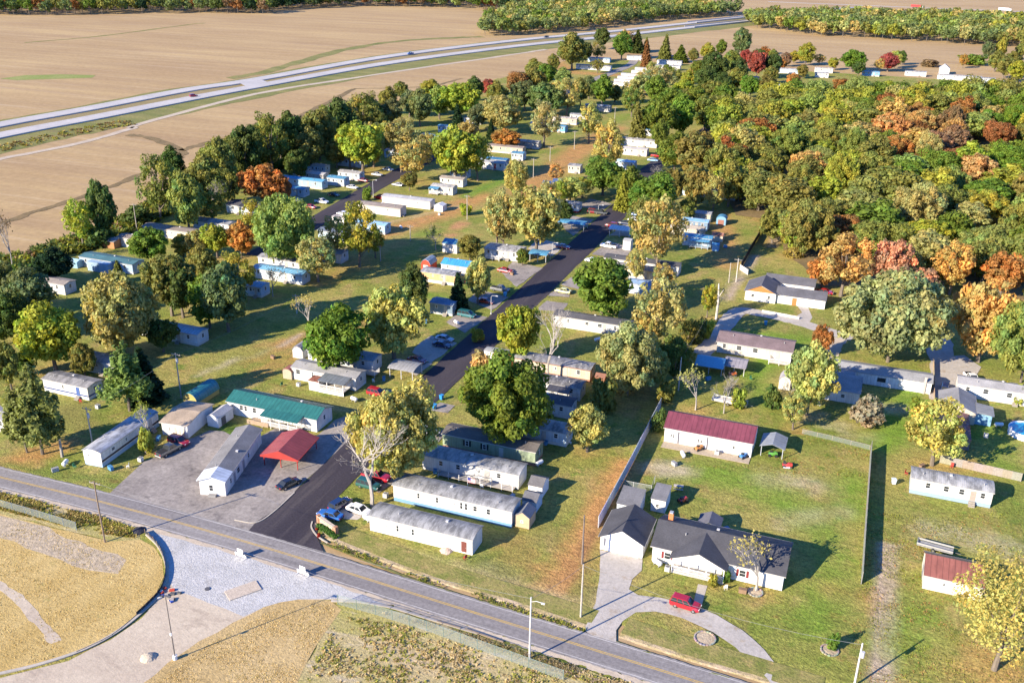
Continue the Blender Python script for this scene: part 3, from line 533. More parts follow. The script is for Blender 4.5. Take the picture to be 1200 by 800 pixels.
T_ = """466 568 100 108 G tan;436 593 96 100 B grey;596 524 124 98 G green;688 529 46 56 M gold;606 427 54 72 R yg;642 447 64 84 B grey;735 463 90 76 G pale;768 412 60 84 L gold;705 373 82 70 R green;770 321 64 88 L gold;752 300 34 70 L olive;772 262 48 62 O green;748 258 30 50 O green;565 438 30 26 S tan;590 433 26 18 S orange
397 440 78 80 R green;462 420 76 88 M gold;487 372 44 58 R dk;363 389 34 42 T tan;537 363 26 44 C ever;560 356 36 54 M gold;551 305 34 30 R olive;511 293 26 32 T green;602 238 36 50 L gold;628 297 64 78 M gold;582 292 44 68 L gold;612 311 16 20 R green;336 316 82 86 G mint;373 330 56 52 L pale;421 313 46 70 L yg;283 302 40 42 M orange;268 388 64 78 R teal;246 384 50 62 R green
283 352 44 52 L yg;202 370 64 74 R olive;147 416 98 94 G gold;66 434 74 76 R yg;177 309 48 42 R green;140 331 20 26 C olive;222 272 48 66 R mint;126 286 36 78 R dk;98 290 42 56 L yg;188 258 44 70 L olive;310 241 54 50 M orange;334 242 24 34 R rust;15 316 28 64 T brown;8 345 24 40 L teal;66 332 46 40 R ever;36 384 64 66 R teal;14 456 34 56 R olive;32 440 26 30 R dk;0 405 34 50 R dk
50 532 66 104 P pine;32 530 46 80 P pine;152 481 62 78 P pine;172 470 48 62 C ever;178 524 26 56 T yg;172 530 22 26 S yg;425 203 56 60 M yg;438 196 34 54 M gold;470 178 46 36 L gold;487 213 46 48 L tan;533 214 60 64 M yg;560 212 36 54 L yg;480 223 22 22 R olive;590 158 46 42 R pale;592 176 40 24 M orange;637 172 38 48 L pale;638 136 46 38 R teal;664 136 34 40 L tan;540 142 48 46 R yg;492 148 36 40 R teal;515 140 32 36 R mint
536 157 18 34 C ever;575 163 12 24 C ever;458 150 28 34 R teal;607 114 38 30 M rust;573 112 20 20 M red;582 132 30 34 R olive;626 113 30 34 R olive;556 118 22 28 R dk;470 116 18 20 R olive;433 152 38 40 R dk;405 166 40 44 L teal;382 172 36 44 R olive;352 184 40 48 R dk;330 190 34 46 L green;304 198 42 52 R dk;276 206 40 50 R olive;250 214 38 44 R olive;236 224 34 36 R olive;365 200 40 50 M olive;415 178 34 44 R dk;450 168 24 34 R dk
268 246 30 44 L olive;250 256 34 46 T olive;710 206 42 58 L gold;706 229 52 44 R green;747 168 24 48 C olive;730 246 24 44 C yg;770 168 44 52 R green;795 162 40 48 R green;773 178 24 36 R green;812 208 56 54 R olive;815 244 40 54 M olive;835 250 30 40 L tan;772 216 26 22 B grey;830 190 24 24 B grey;668 238 40 30 L gold;682 232 24 24 L yg;650 215 20 22 L tan;712 172 20 20 M rust;690 168 30 42 L gold
705 124 30 34 R green;734 122 14 24 L yel;755 108 24 26 L gold;770 112 36 34 L pale;768 124 32 34 R green;800 128 36 24 R olive;825 110 30 30 R dk;670 82 38 40 R olive;686 74 18 24 R dk;648 84 16 20 R olive;700 72 18 22 L olive;705 58 20 26 R dk;728 70 26 30 R green;733 62 22 26 L tan;746 62 20 26 C dk;757 78 14 30 C rust;757 60 10 16 C olive;778 71 17 30 C olive;797 73 20 20 C green;828 72 18 20 R yg;836 98 38 36 R dk;868 66 24 32 R teal
856 84 24 24 R olive;872 80 16 22 R red;886 92 24 32 M red;864 98 24 28 R dk;905 92 26 28 R dk;943 77 22 26 R yg;920 78 14 16 R brown;998 84 32 26 R green;1012 78 12 14 T grey;1040 84 26 20 R red;1048 80 18 20 R yel;1055 76 14 16 R dk;1165 84 22 24 R olive;1155 72 14 24 R teal;1170 72 14 26 R yg;1185 82 24 20 R olive;975 82 14 14 R yg;928 108 20 22 M orange;1128 80 12 16 L orange;1140 76 30 12 S green;1090 78 24 8 S brown;1195 70 16 20 R olive
985 347 66 68 L peach;962 338 36 40 M orange;1037 347 48 68 M pink;1078 352 46 40 M pink;1040 424 130 104 G pale;1146 424 74 100 M peach;1196 448 86 104 G mint;1092 545 72 72 L yel;945 486 56 84 M gold;957 468 34 52 M orange;929 503 36 40 L gold;1013 497 46 28 S grey;1078 498 34 30 S green;815 480 44 46 T gold;848 484 34 46 B grey;800 440 24 36 L olive;788 452 26 44 L dk;828 372 22 40 L yg;840 372 16 42 T tan;805 410 24 36 L olive;865 478 20 24 S yg;1165 784 156 122 A yel
886 692 62 58 T gold;835 686 14 14 S yg;850 682 12 14 S green;705 482 36 40 S olive;770 505 20 24 S dk;905 478 24 26 S dk;975 760 16 18 S green;120 288 40 22 S dk;40 330 40 24 S dk;160 262 40 18 S dk;8 362 40 26 S dk;1190 470 30 20 S yg;560 400 18 14 S yg;430 235 12 16 S green;925 470 22 30 T grey;960 418 26 40 M rust;1190 330 60 60 W olive;1230 380 70 80 W yg;1150 330 50 50 M olive;1105 335 40 46 W olive;775 345 30 36 L gold;640 255 30 40 L gold
790 202 44 46 R green;840 217 44 50 R olive;853 242 40 50 R olive;845 162 44 44 R yg;825 152 40 40 R olive;850 132 36 34 R green;815 130 30 28 R green;785 132 30 30 R green;880 233 40 40 R olive;740 137 26 34 L olive;750 112 26 24 R pale;690 116 26 26 R teal;640 102 30 26 R green;615 130 34 36 R teal;650 130 30 34 L tan;680 124 24 30 R olive;560 152 26 30 R teal;520 132 30 30 R mint;505 122 30 28 R yg;480 137 30 32 R teal;455 134 26 30 R olive
577 152 30 36 L pale;602 142 30 30 L mint;546 172 30 30 M gold;452 177 30 36 M gold;410 197 36 44 L yg;470 202 30 34 L tan;502 192 30 36 L gold;350 212 30 36 R dk;395 197 30 36 R olive;245 242 44 60 R olive;215 248 34 50 R olive;205 218 30 44 R dk;262 228 40 62 R olive;290 214 44 66 R dk;320 206 44 66 L olive;345 198 44 66 R dk;375 188 44 62 R olive;400 178 44 58 R dk;425 166 44 52 L olive;20 402 50 60 R dk;100 442 30 40 R olive;0 372 50 60 R dk;192 412 40 40 R dk;215 372 54 64 R dk;240 334 40 44 R olive
790 432 30 40 R olive;815 402 24 28 S dk;780 470 24 24 S olive;765 430 30 34 L olive;826 396 18 22 S yg;860 212 40 40 R olive;870 195 40 40 R yg;800 120 30 26 R yg;772 100 22 20 L gold;835 122 30 28 R olive;660 105 24 24 R mint;625 95 26 24 R olive;655 240 26 28 L yg;720 120 20 20 R olive;895 115 30 26 R olive;960 112 26 18 R green;1040 112 24 16 R yg;930 118 28 24 R green;985 112 24 20 M rust
250 264 34 40 L olive;395 302 40 44 L pale;440 302 26 36 L yg;320 347 30 34 T brown;230 302 30 34 M gold;255 302 36 40 R yg;300 277 34 40 L yg;215 302 26 28 R olive;590 292 30 44 L gold;660 264 26 28 R dk;735 237 36 40 R green;787 242 30 44 R olive;802 262 24 30 R olive;745 332 28 40 L gold;757 416 30 44 L gold;718 447 40 44 L pale;762 457 44 52 G pale;545 252 14 14 S yg;1112 345 52 62 L peach;1170 350 50 56 M orange;1060 335 40 44 L gold;930 300 44 50 L yg;905 285 40 44 W olive
890 78 20 20 R dk;902 98 18 20 R olive;915 84 14 14 M orange;1000 108 20 16 R olive;1080 110 20 15 M orange;1160 112 20 18 R green;1175 92 20 24 R olive;1190 96 24 24 R yg;940 92 16 16 R olive;1005 90 16 18 R dk;1030 84 14 14 L tan;860 108 26 26 R olive;878 115 26 26 R green;900 122 28 26 R yg;845 112 24 26 R dk;818 92 22 22 R green;806 104 22 20 R yg;790 100 20 20 L olive;782 92 16 16 R green;762 92 14 18 L gold;700 86 16 16 L olive;660 72 14 18 R olive;812 74 14 16 R olive;845 66 16 18 R green;895 70 14 16 M rust;905 72 12 14 R olive;930 74 14 14 R yg;960 76 14 12 L tan"""
for row in T_.replace('\n', ';').split(';'):
    a = row.split(); tree(*map(float, a[:4]), a[4], a[5])
LITTER = [([t.location.to_2d(), t.location.to_2d() + Vector((.6, .4))], max(2.0, t['_r'] * .95), (.42, .27, .09), .55) for t in TREES if t['_leaf'] and t['_r'] < 12]
lawn()
# the wood: trees one can tell apart, then the mass beyond
WOOD = W([(850, 205), (905, 150), (1000, 140), (1120, 138), (1250, 140), (1420, 180), (1400, 330), (1230, 345), (1120, 328), (1060, 318), (1000, 300), (955, 318), (925, 285), (908, 255), (868, 250)])
GAP = W([(1105, 196), (1150, 180), (1230, 172), (1230, 192), (1150, 200)])
HOLES = [GAP, W([(1085, 330), (1100, 300), (1110, 330)])]
def scatter(poly, dmin, jit=.9, tries=9000, seed=3, holes=()):
    r = random.Random(seed); x0, x1 = min(p.x for p in poly), max(p.x for p in poly); y0, y1 = min(p.y for p in poly), max(p.y for p in poly); out = []; grid = {}
    for _ in range(tries):
        x, y = r.uniform(x0, x1), r.uniform(y0, y1); k = (int(x // dmin), int(y // dmin))
        if not inside(np.array([x]), np.array([y]), poly)[0] or any(inside(np.array([x]), np.array([y]), h)[0] for h in holes): continue
        if any((x - a) ** 2 + (y - b2) ** 2 < dmin * dmin for i in (-1, 0, 1) for j in (-1, 0, 1) for a, b2 in grid.get((k[0] + i, k[1] + j), ())): continue
        grid.setdefault(k, []).append((x, y)); out.append((x, y))
    return out
WC = ['green'] * 7 + ['olive'] * 7 + ['yg'] * 6 + ['gold'] * 2 + ['rust', 'mint', 'mint', 'mint', 'peach']
def to_px(p):
    d = Vector((p[0], p[1], -H_CAM)); z = d.dot(FC); return 600 + F_PX * d.dot(XC) / z, 400 - F_PX * d.dot(YC) / z
wood = scatter(WOOD, 13.2, seed=5, holes=HOLES)
for x, y in wood:
    px, py = to_px((x, y)); c = random.choice(WC)
    if 1020 < px < 1130 and 120 < py < 215 and random.random() < .55: c = random.choice(['rust', 'brown', 'peach', 'orange', 'rust'])
    R = random.uniform(7, 10.6)
    t = tree(0, 0, 0, 0, random.choice('WWWGGR'), c, world=(Vector((x, y, 0)), R, random.uniform(11, 18)), group='trees of the dense wood')
    t['label'] = ('broad ' if R > 8.8 else 'slender ') + TC[c][1] + ' tree within the dense wood'; t['_w'] = 1
def mass(name, label, poly, dmin, per, size, seed, pal, hr=(11, 17), rr=(5, 7.5), nl=12, holes=()):
    r = np.random.default_rng(seed); Vs, Qs, Cs = [], [], []; o = 0; mb = MB()
    for x, y in scatter(poly, dmin, seed=seed, tries=30000, holes=holes):
        R = r.uniform(*rr); h = r.uniform(*hr); lob = []
        for i in range(nl):
            k = i + .5; ph = math.acos(1 - 1.75 * k / nl); th = 2.4 * i + r.random(); q = r.uniform(.55, .8)
            lob.append(((x + R * q * math.sin(ph) * math.cos(th), y + R * q * math.sin(ph) * math.sin(th), h * .62 + h * .32 * math.cos(ph) + r.normal() * .4), R * r.uniform(.32, .46)))
        V, Q, c = lobes_leaves(lob, per, size, r=r, hue=.05, tone=.1, leaf=.08); b2 = np.array(TC[pal[int(r.integers(len(pal)))]][0]) * r.uniform(.85, 1.15)
        c[:, :3] *= b2; Vs.append(V); Qs.append(Q + o); Cs.append(c); o += len(V); mb.tube([(x, y, -.3), (x, y, h * .6)], [.3, .15], 4, False)
    ob = link(name, np_mesh(name, np.concatenate(Vs), np.concatenate(Qs), 'foliage', np.concatenate(Cs)), None, (1, 1, 1)); tag(ob, label, 'woodland', kind='stuff')
    part(mb, 'trunks', 'bark', ob, (.16, .13, .1))['kind'] = 'stuff'
mass('woods', 'farther reach of the dense autumn wood running up to the homes by the tan field', W([(838, 160), (842, 146), (880, 136), (950, 127), (1050, 123), (1130, 124), (1250, 114), (1500, 114), (1440, 178), (1250, 139), (1120, 137), (1000, 139), (905, 149), (850, 203)]), 11, 14, .55, 11, WC, rr=(6, 8.5), nl=18)
FARP = ['mint', 'mint', 'teal', 'teal', 'teal', 'olive', 'pale', 'pale', 'olive', 'green', 'mint', 'tan']
mass('woods', 'long belt of mixed woods behind the big harvested field', W([(-250, 8), (-60, 17), (60, 18.5), (150, 16.5), (240, 15.5), (310, 17), (330, 12), (420, 7.5), (520, 9), (600, 14), (700, 8), (700, 0), (560, 1), (430, -4), (330, -6), (-250, -10)]), 10, 5, 1.05, 12, ['dk', 'dk', 'teal', 'teal', 'green', 'dk', 'ever', 'olive', 'brown', 'mint', 'rust'], (13, 20), nl=9)
mass('woods', 'wooded clump alongside the highway where it reaches the bridge', W([(566, 42), (600, 42), (690, 35), (780, 24), (860, 18), (866, 15), (800, 12), (720, 10), (640, 12), (600, 18), (572, 28)]), 10, 5, 1.0, 13, FARP, (11, 17), nl=9)
mass('woods', 'broad pale green wood bordering the tan field beyond the bridge', W([(878, 32), (960, 42), (1060, 48), (1200, 57), (1400, 66), (1450, 40), (1250, 29), (1100, 24), (1000, 22), (900, 23), (876, 26)]), 10, 5, 1.0, 14, FARP + ['mint', 'teal', 'yg', 'olive'], (11, 16), nl=9)
# ---------------------------------------------------------------- buildings
WHITE, CREAM, GREYW, LBLUE, PEACH, SAGE, TANW, BLUEW = (.70, .69, .66), (.60, .53, .40), (.52, .51, .49), (.45, .56, .66), (.66, .42, .22), (.33, .40, .27), (.50, .40, .29), (.20, .30, .42)
GR, DG, LG, BR, BK, TEAL, BURG, TBL, SILV, RBR = (.20, .195, .19), (.075, .075, .085), (.33, .33, .325), (.20, .15, .12), (.045, .045, .05), (.03, .15, .135), (.22, .06, .075), (.10, .30, .46), (.36, .365, .37), (.25, .12, .085)
WINC = {}
def window_mesh(w_, h_):
    k = (round(w_, 2), round(h_, 2))
    if k not in WINC:
        f = MB(); t = .09
        f.box((0, 0, h_ / 2 - t / 2), (w_, .07, t)); f.box((0, 0, -h_ / 2 + t / 2), (w_ + .1, .11, t)); f.box((-w_ / 2 + t / 2, 0, 0), (t, .066, h_ - 2 * t)); f.box((w_ / 2 - t / 2, 0, 0), (t, .066, h_ - 2 * t)); f.box((0, 0, 0), (w_ - 2 * t, .05, .05))
        p = MB(); p.box((0, .012, 0), (w_ - 2 * t + .01, .03, h_ - 2 * t + .01)); WINC[k] = f.mesh('window', 'paint'), p.mesh('pane', 'glass')
    return WINC[k]
FACE = dict(s=(0, -1, 0), e=(1, 0, math.pi / 2), n=(0, 1, math.pi), w=(-1, 0, -math.pi / 2))
def on_face(L, Wd, face, fr, off=0):
    fx, fy, rz = FACE[face]
    return ((fr - .5) * L, fy * (Wd / 2 + off), rz) if face in 'sn' else (fx * (L / 2 + off), (fr - .5) * Wd, rz)
def window(root, L, Wd, face, fr, z, w_=.9, h_=1.1, fc=(.7, .7, .68), shut=None):
    x, y, rz = on_face(L, Wd, face, fr, .022); fm, pm = window_mesh(w_, h_); o = link('window', fm, root, fc, (x, y, z), rz); link('pane', pm, o, (1, 1, 1))
    if shut:
        for s in (-1, 1): pbox('shutter', o, (s * (w_ / 2 + .24), 0, 0), (.36, .06, h_), shut)
def door(root, L, Wd, face, fr, z0, col=(.40, .385, .36), w_=.92, h_=2.0, steps=True):
    x, y, rz = on_face(L, Wd, face, fr, .02); o = pbox('door', root, (x, y, z0 + h_ / 2), (w_, .07, h_), col, 'paint', rz); pbox('handle', o, (.36, -.7, -.05), (.08, .6, .06), (.3, .3, .3))
    if steps and z0 > .3:
        fx, fy, _ = FACE[face]; mb = MB(); n = 3
        for i in range(n):
            d = .35 + (n - 1 - i) * .3; mb.box((0, -d / 2 - .02 - 0, (i + .5) * z0 / n), (1.1, d + .5 - .0, z0 / n - .01))
        mb2 = MB()
        for i in range(n): mb2.box((0, -(.3 + .28 * (n - 1 - i)), (i + .5) * z0 / n), (1.1, .3, z0 / n * (1)), 0)
        part(mb2, 'steps', 'wood', root, (.3, .27, .23), (x, y, 0), rz)
def profile(kind, Wd, hw, rise, oh):
    if kind == 'gable': s = rise / (Wd / 2); return [(-Wd / 2 - oh, hw - s * oh), (0, hw + rise), (Wd / 2 + oh, hw - s * oh)]
    if kind == 'bow': return [((Wd / 2 + oh) * t, hw - .02 + rise * (1 - abs(t) ** 2.2)) for t in [i / 5 for i in range(-5, 6)]]
    if kind == 'shed': s = rise / Wd; return [(-Wd / 2 - oh, hw - s * oh), (Wd / 2 + oh, hw + rise + s * oh)]
    if kind == 'shedr': s = rise / Wd; return [(-Wd / 2 - oh, hw + rise + s * oh), (Wd / 2 + oh, hw - s * oh)]
    if kind == 'gambrel': return [(-Wd / 2 - oh, hw - .1), (-Wd * .33, hw + rise * .68), (0, hw + rise), (Wd * .33, hw + rise * .68), (Wd / 2 + oh, hw - .1)]
    if kind == 'arch': return [((Wd / 2 + oh) * math.sin(a), hw - .1 + (rise + .1) * math.cos(a)) for a in [math.pi * (i / 10 - .5) for i in range(11)]]
def interp(P, t):
    for (a, za), (b2, zb) in zip(P[:-1], P[1:]):
        if a <= t <= b2: return za + (zb - za) * (t - a) / (b2 - a)
    return P[-1][1]
def shell(root, L, Wd, hw, rise, kind, ax, oh, wallc, roofc, rmat, wmat, z0=0.0, th=.11, wname='wall', rname='roof', trim=None, open_=False):
    span, run = (Wd, L) if ax == 'x' else (L, Wd); P = profile(kind, span, hw, rise, oh)
    if not open_:
        inn = [(-span / 2, interp(P, -span / 2) - .02)] + [(t, z - .02) for t, z in P if -span / 2 < t < span / 2] + [(span / 2, interp(P, span / 2) - .02)]
        mb = MB(); mb.extrude([(-span / 2, z0), (span / 2, z0)] + inn[::-1], -run / 2, run / 2, ax); part(mb, wname, wmat, root, wallc)
    mb = MB(); mb.extrude([(t, z) for t, z in P] + [(t, z + th) for t, z in P[::-1]], -run / 2 - oh, run / 2 + oh, ax); r_ = part(mb, rname, rmat, root, roofc)
    if trim:
        mb = MB(); e = P[0]; e2 = P[-1]
        for t, z, s in ((e[0], e[1], -1), (e2[0], e2[1], 1)):
            c = (0, t + s * .035, z + .02) if ax == 'x' else (t + s * .035, 0, z + .02); d = (run + 2 * oh, .06, .16) if ax == 'x' else (.06, run + 2 * oh, .16); mb.box(c, d)
        part(mb, 'gutter', 'paint', root, trim)
    return r_
def placed(p0, p1, Wd, free=False):
    a, b2 = g(*p0), g(*p1)
    if isinstance(free, tuple):                                # long axis given by two points of the side wall
        q0, q1 = g(*free[0]), g(*free[1]); rz = math.atan2(q1.y - q0.y, q1.x - q0.x) - math.pi / 2; L = (b2 - a).length
        c = b2 - Vector((math.cos(rz), math.sin(rz), 0)) * (L / 2) + Vector((-math.sin(rz), math.cos(rz), 0)) * (Wd / 2); return c, rz, L
    if free: rz = math.atan2(b2.y - a.y, b2.x - a.x); L = (b2 - a).length
    else: rz = 0; L = abs(b2.x - a.x); m_ = (a.y + b2.y) / 2; a = Vector((a.x, m_, 0)); b2 = Vector((b2.x, m_, 0))
    c = (a + b2) / 2 + Vector((-math.sin(rz), math.cos(rz), 0)) * (Wd / 2); return c, rz, L
def building(name, label, cat, p0, p1, Wd=4.2, hw=3.0, rise=.45, roof='gable', ax='x', wall=WHITE, rc=GR, skirt=None, sk=.65, win=(), doors=(), oh=.2, free=False, rmat='shingle', wmat='siding', ref=None, group=None, vents=0, trim=(.40, .385, .36), hitch=False, shut=None, wz=None, rzadd=0):
    c, rz, L = placed(p0, p1, Wd, free); rz += rzadd
    root = thing(name, label, cat, (c.x, c.y, 0), rz, group, ref)
    shell(root, L, Wd, hw, rise, roof, ax, oh, wall, rc, rmat, wmat, sk if skirt else 0, trim=trim)
    if skirt: pbox('skirting', root, (0, 0, sk / 2), (L - .06, Wd - .06, sk + .02), skirt)
    zb = sk if (skirt or cat == 'mobile home') else .1
    for w_ in win:
        f, fr = w_[0], w_[1]; ww = w_[2] if len(w_) > 2 else .9; hh = w_[3] if len(w_) > 3 else 1.1
        window(root, L, Wd, f, fr, wz or (zb + 1.45), ww, hh, shut=shut)
    for d in doors: door(root, L, Wd, d[0], d[1], zb, d[2] if len(d) > 2 else (.40, .385, .36), d[3] if len(d) > 3 else .92, d[4] if len(d) > 4 else 2.0)
    span = Wd if ax == 'x' else L; P = profile(roof, span, hw, rise, oh)
    for i in range(vents):
        t = (i + .5) / vents + random.uniform(-.06, .06); q = random.uniform(.1, .3) * span * (1 if i % 2 else -1); z = interp(P, q)
        x, y = ((t - .5) * L, q) if ax == 'x' else (q, (t - .5) * Wd)
        if i % 3 == 1: pbox('roof_vent', root, (x, y, z + .2), (.45, .45, .3), (.5, .5, .5))
        else: pcyl('vent_pipe', root, (x, y, z - .05), .09, .55, (.35, .35, .35), n=6)
    if hitch: pbox('hitch', root, (-L / 2 - .5, 0, .5), (1.0, .5, .12), (.1, .1, .1), 'plain')
    return root, L
def porch(root, L, Wd, f0, f1, dep, zf=.65, face='s', awning=None, hroof=2.9, rail=(.75, .74, .72), deckc=(.4, .36, .31), skirtc=None, rmat='metalroof', slope=.35, rails=True):
    """a deck along the front wall, with rail, posts and an optional roof"""
    x0, x1 = (f0 - .5) * L, (f1 - .5) * L; y1 = -Wd / 2 - .03; y0 = y1 - dep; xm, wd = (x0 + x1) / 2, x1 - x0
    pbox('deck', root, (xm, (y0 + y1) / 2, zf - .06), (wd, dep, .12), deckc, 'wood')
    if skirtc: pbox('deck_skirt', root, (xm, y0 - .03, zf / 2 - .06), (wd, .05, zf - .1), skirtc)
    n = max(2, int(wd / 1.9) + 1)
    for i in range(n):
        x = x0 + .08 + (wd - .16) * i / (n - 1); pbox('post', root, (x, y0 + .07, (hroof if awning else zf + 1.0) / 2), (.11, .11, hroof if awning else zf + 1.0), rail)
    if rails:
        mb = MB(); mb.box((xm, y0 + .07, zf + .95), (wd, .07, .08)); mb.box((xm, y0 + .07, zf + .16), (wd, .05, .06))
        k = int(wd / .16)
        for i in range(k): mb.box((x0 + (i + .5) * wd / k, y0 + .07, zf + .55), (.05, .04, .74))
        part(mb, 'rail', 'paint', root, rail)
        for x in (x0 + .06, x1 - .06):
            mb = MB(); mb.box((x, (y0 + y1) / 2, zf + .95), (.07, dep - .3, .08))
            for i in range(int(dep / .18)): mb.box((x, y0 + .2 + i * .18, zf + .5), (.04, .05, .84))
            part(mb, 'rail', 'paint', root, rail)
    if awning:
        mb = MB(); mb.extrude([(y0 - .2, hroof), (y1 - .05, hroof + slope), (y1 - .05, hroof + slope + .09), (y0 - .2, hroof + .09)], x0 - .2, x1 + .2, 'x'); part(mb, 'awning', rmat, root, awning)
def carport(name, label, p0, p1, Wd, hw, rise, roof, rc, ax='x', free=False, rmat='metalroof', post=(.5, .5, .5), fascia=None, ref=None, npost=3, oh=.25, group=None):
    c, rz, L = placed(p0, p1, Wd, free); root = thing(name, label, 'carport', (c.x, c.y, 0), rz, group, ref)
    shell(root, L, Wd, hw, rise, roof, ax, oh, rc, rc, rmat, 'paint', open_=True, th=.08, trim=fascia)
    xs = [(i / (npost - 1) - .5) * (L - .3) for i in range(npost)]; ys = (-Wd / 2 + .15, Wd / 2 - .15); span = Wd if ax == 'x' else L; P = profile(roof, span, hw, rise, oh)
    for x in xs:
        for y in ys: z = interp(P, y if ax == 'x' else x) + .02; pbox('post', root, (x, y, z / 2), (.13, .13, z), post)
    if fascia:
        for s in (-1, 1):
            mb = MB(); inn = [(t, z + .04) for t, z in P]; low = min(z for t, z in P) - .22
            mb.extrude(inn + [(P[-1][0], low), (P[0][0], low)], s * ((L if ax == 'x' else Wd) / 2 + oh) - .04, s * ((L if ax == 'x' else Wd) / 2 + oh) + .04, ax); part(mb, 'gable_panel', 'ribbed', root, fascia)
    return root, L
def shed(label, p0, p1, Wd=2.6, hw=2.1, rise=.6, roof='gable', ax='x', wall=WHITE, rc=GR, free=False, rmat='shingle', dr=None, win=(), name='garden_shed', group=None, ref=None, doorc=(.40, .385, .36), rzadd=0):
    r_, L = building(name, label, 'shed', p0, p1, Wd, hw, rise, roof, ax, wall, rc, None, .1, win, (), .12, free, rmat, 'ribbed', ref, group, trim=None, wz=1.25, rzadd=rzadd)
    if dr: door(r_, L, Wd, dr[0], dr[1], .05, doorc, dr[2] if len(dr) > 2 else 1.0, 1.8, False)
    return r_
MH = 'mobile home'
def home(label, p0, p1, **k):
    k.setdefault('win', [('s', .12), ('s', .38), ('s', .55, .6, .7), ('s', .85), ('e', .5)]); k.setdefault('doors', [('s', .68)]); k.setdefault('vents', 3); k.setdefault('skirt', (.55, .54, .52)); k.setdefault('rise', .42)
    return building('mobile_home', label, MH, p0, p1, **k)
# --- homes by the county road and the park entrance
home('long plain white mobile home with mottled grey roof next to the county road', (433.7, 621), (553.7, 650.5), Wd=4.1, hw=3.05, roof='bow', rc=LG, rmat='coated_roof', skirt=(.7, .7, .68), sk=.3, win=[('s', .17, .4, .5), ('s', .28, .6, 1.3), ('s', .43, .6, 1.3), ('s', .58, .7, .4)], doors=[('s', .92, (.16, .05, .04))], ref='the plain white home next to the county road', vents=2)
r_, L = home('white mobile home with bright blue skirting strip and streaked grey roof', (462.5, 585), (598.7, 619.5), Wd=4.2, hw=3.3, roof='bow', rc=LG, rmat='coated_roof', skirt=(.16, .30, .46), sk=.75, win=[('s', .22, .6, 1.2), ('s', .38, .6, 1.2), ('s', .53, .4, .5), ('s', .585, .6, 1.4), ('s', .625, .6, 1.4), ('s', .70, .8, 1.1), ('s', .81, .8, 1.2)], doors=[('e', .5)], ref='the white home with blue skirting', vents=3)
r_, L = home('white mobile home with a long grey walkway and a flag along its front', (497, 547), (606, 576), Wd=4.2, hw=3.1, roof='bow', rc=(.36, .365, .37), rmat='coated_roof', skirt=(.5, .49, .47), win=[('s', .2), ('s', .38), ('s', .6, .5, .7), ('s', .8)], ref='the white home with the walkway and flag')
porch(r_, L, 4.2, .2, .97, 1.5, .5, deckc=(.36, .34, .32), rails=False)
r_, L = home('sage green mobile home with dark brown roof and black shuttered windows', (520, 522.5), (626, 547.5), Wd=4.5, hw=3.1, roof='gable', rise=.6, wall=SAGE, rc=(.13, .115, .105), skirt=(.30, .14, .10), sk=.55, win=[('s', .27, .8, 1.2), ('s', .46, .8, 1.2), ('e', .5, .7, .9)], doors=[('s', .64, (.5, .5, .45))], ref='the sage green home', shut=(.03, .03, .03))
home('pale blue mobile home tucked against the big round green tree', (583, 507), (663, 524.5), wall=LBLUE, rc=LG, rmat='coated_roof', roof='bow', ref='the pale blue home under the big green tree')
home('weathered white mobile home with a dark lean-to beside the big green tree', (596, 477), (668, 492), wall=(.62, .64, .66), rc=DG, ref='the weathered white home with lean-to')
r_, L = home('white mobile home with grey roof and awning over its side porch', (612, 456), (678.4, 471.6), wall=WHITE, rc=GR, rmat='coated_roof', roof='bow', ref='the white home with the awning porch')
porch(r_, L, 4.2, .5, .85, 2.6, .6, awning=DG, hroof=2.6)
home('cream mobile home with brown trim and patchy grey roof beside a bare tree', (603.5, 432), (690.4, 449), wall=CREAM, rc=(.27, .27, .28), rmat='coated_roof', roof='bow', skirt=(.30, .14, .08), trim=(.28, .12, .08), ref='the cream home with brown trim')
shed('small white box trailer parked against the yellow tree', (568, 421), (592, 426.5), 2.5, 2.4, .15, 'bow', wall=(.7, .69, .66), rc=LG, name='box_trailer', win=[('s', .5, .5, .5)])
shed('small rust brown shed beside the cream home with brown trim', (697, 450), (708, 452), 2.2, 1.9, .5, wall=(.30, .14, .08), rc=RBR)
shed('small blue shed with dark red roof in the grass', (696, 472), (713, 475), 2.4, 2.0, .5, wall=(.22, .42, .6), rc=(.16, .05, .05), dr=('s', .5))
home('white mobile home with charcoal roof and dark windows under gold trees', (649, 381), (736, 396.5), wall=WHITE, rc=DG, rise=.6, win=[('s', .2, .6, 1.0), ('s', .45, 1.0, .9), ('s', .62, 1.2, 1.0), ('s', .82, .8, 1.0)], ref='the white home with charcoal roof')
home('long white mobile home with dark roof and black windows among golden trees', (709, 311), (793, 326), wall=WHITE, rc=DG, win=[('s', .17, .7, 1.0), ('s', .38, .7, .9), ('s', .43, .7, .9), ('s', .7, .8, 1.0)], ref='the long dark roofed white home')
home('cream mobile home with dark grey roof close behind a round green tree', (722, 322), (771.7, 332), wall=CREAM, rc=GR, ref='the cream home by the round green tree')
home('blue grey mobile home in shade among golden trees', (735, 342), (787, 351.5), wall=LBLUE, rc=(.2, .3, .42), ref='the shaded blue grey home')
home('white mobile home with silver roof and two dark front windows near the gazebo', (795, 256), (831, 262.5), wall=CREAM, rc=SILV, rmat='metalroof', win=[('s', .25, .8, 1), ('s', .65, .8, 1)], ref='the silver roofed home near the gazebo')
home('blue mobile home wedged between two paler homes near the gazebo', (790, 265.5), (827.5, 272.5), wall=BLUEW, rc=(.2, .38, .58), ref='the blue home near the gazebo')
home('cream mobile home with tan roof near the brown roofed shed', (786, 274), (822.5, 281), wall=CREAM, rc=(.42, .36, .28), ref='the cream home with tan roof')
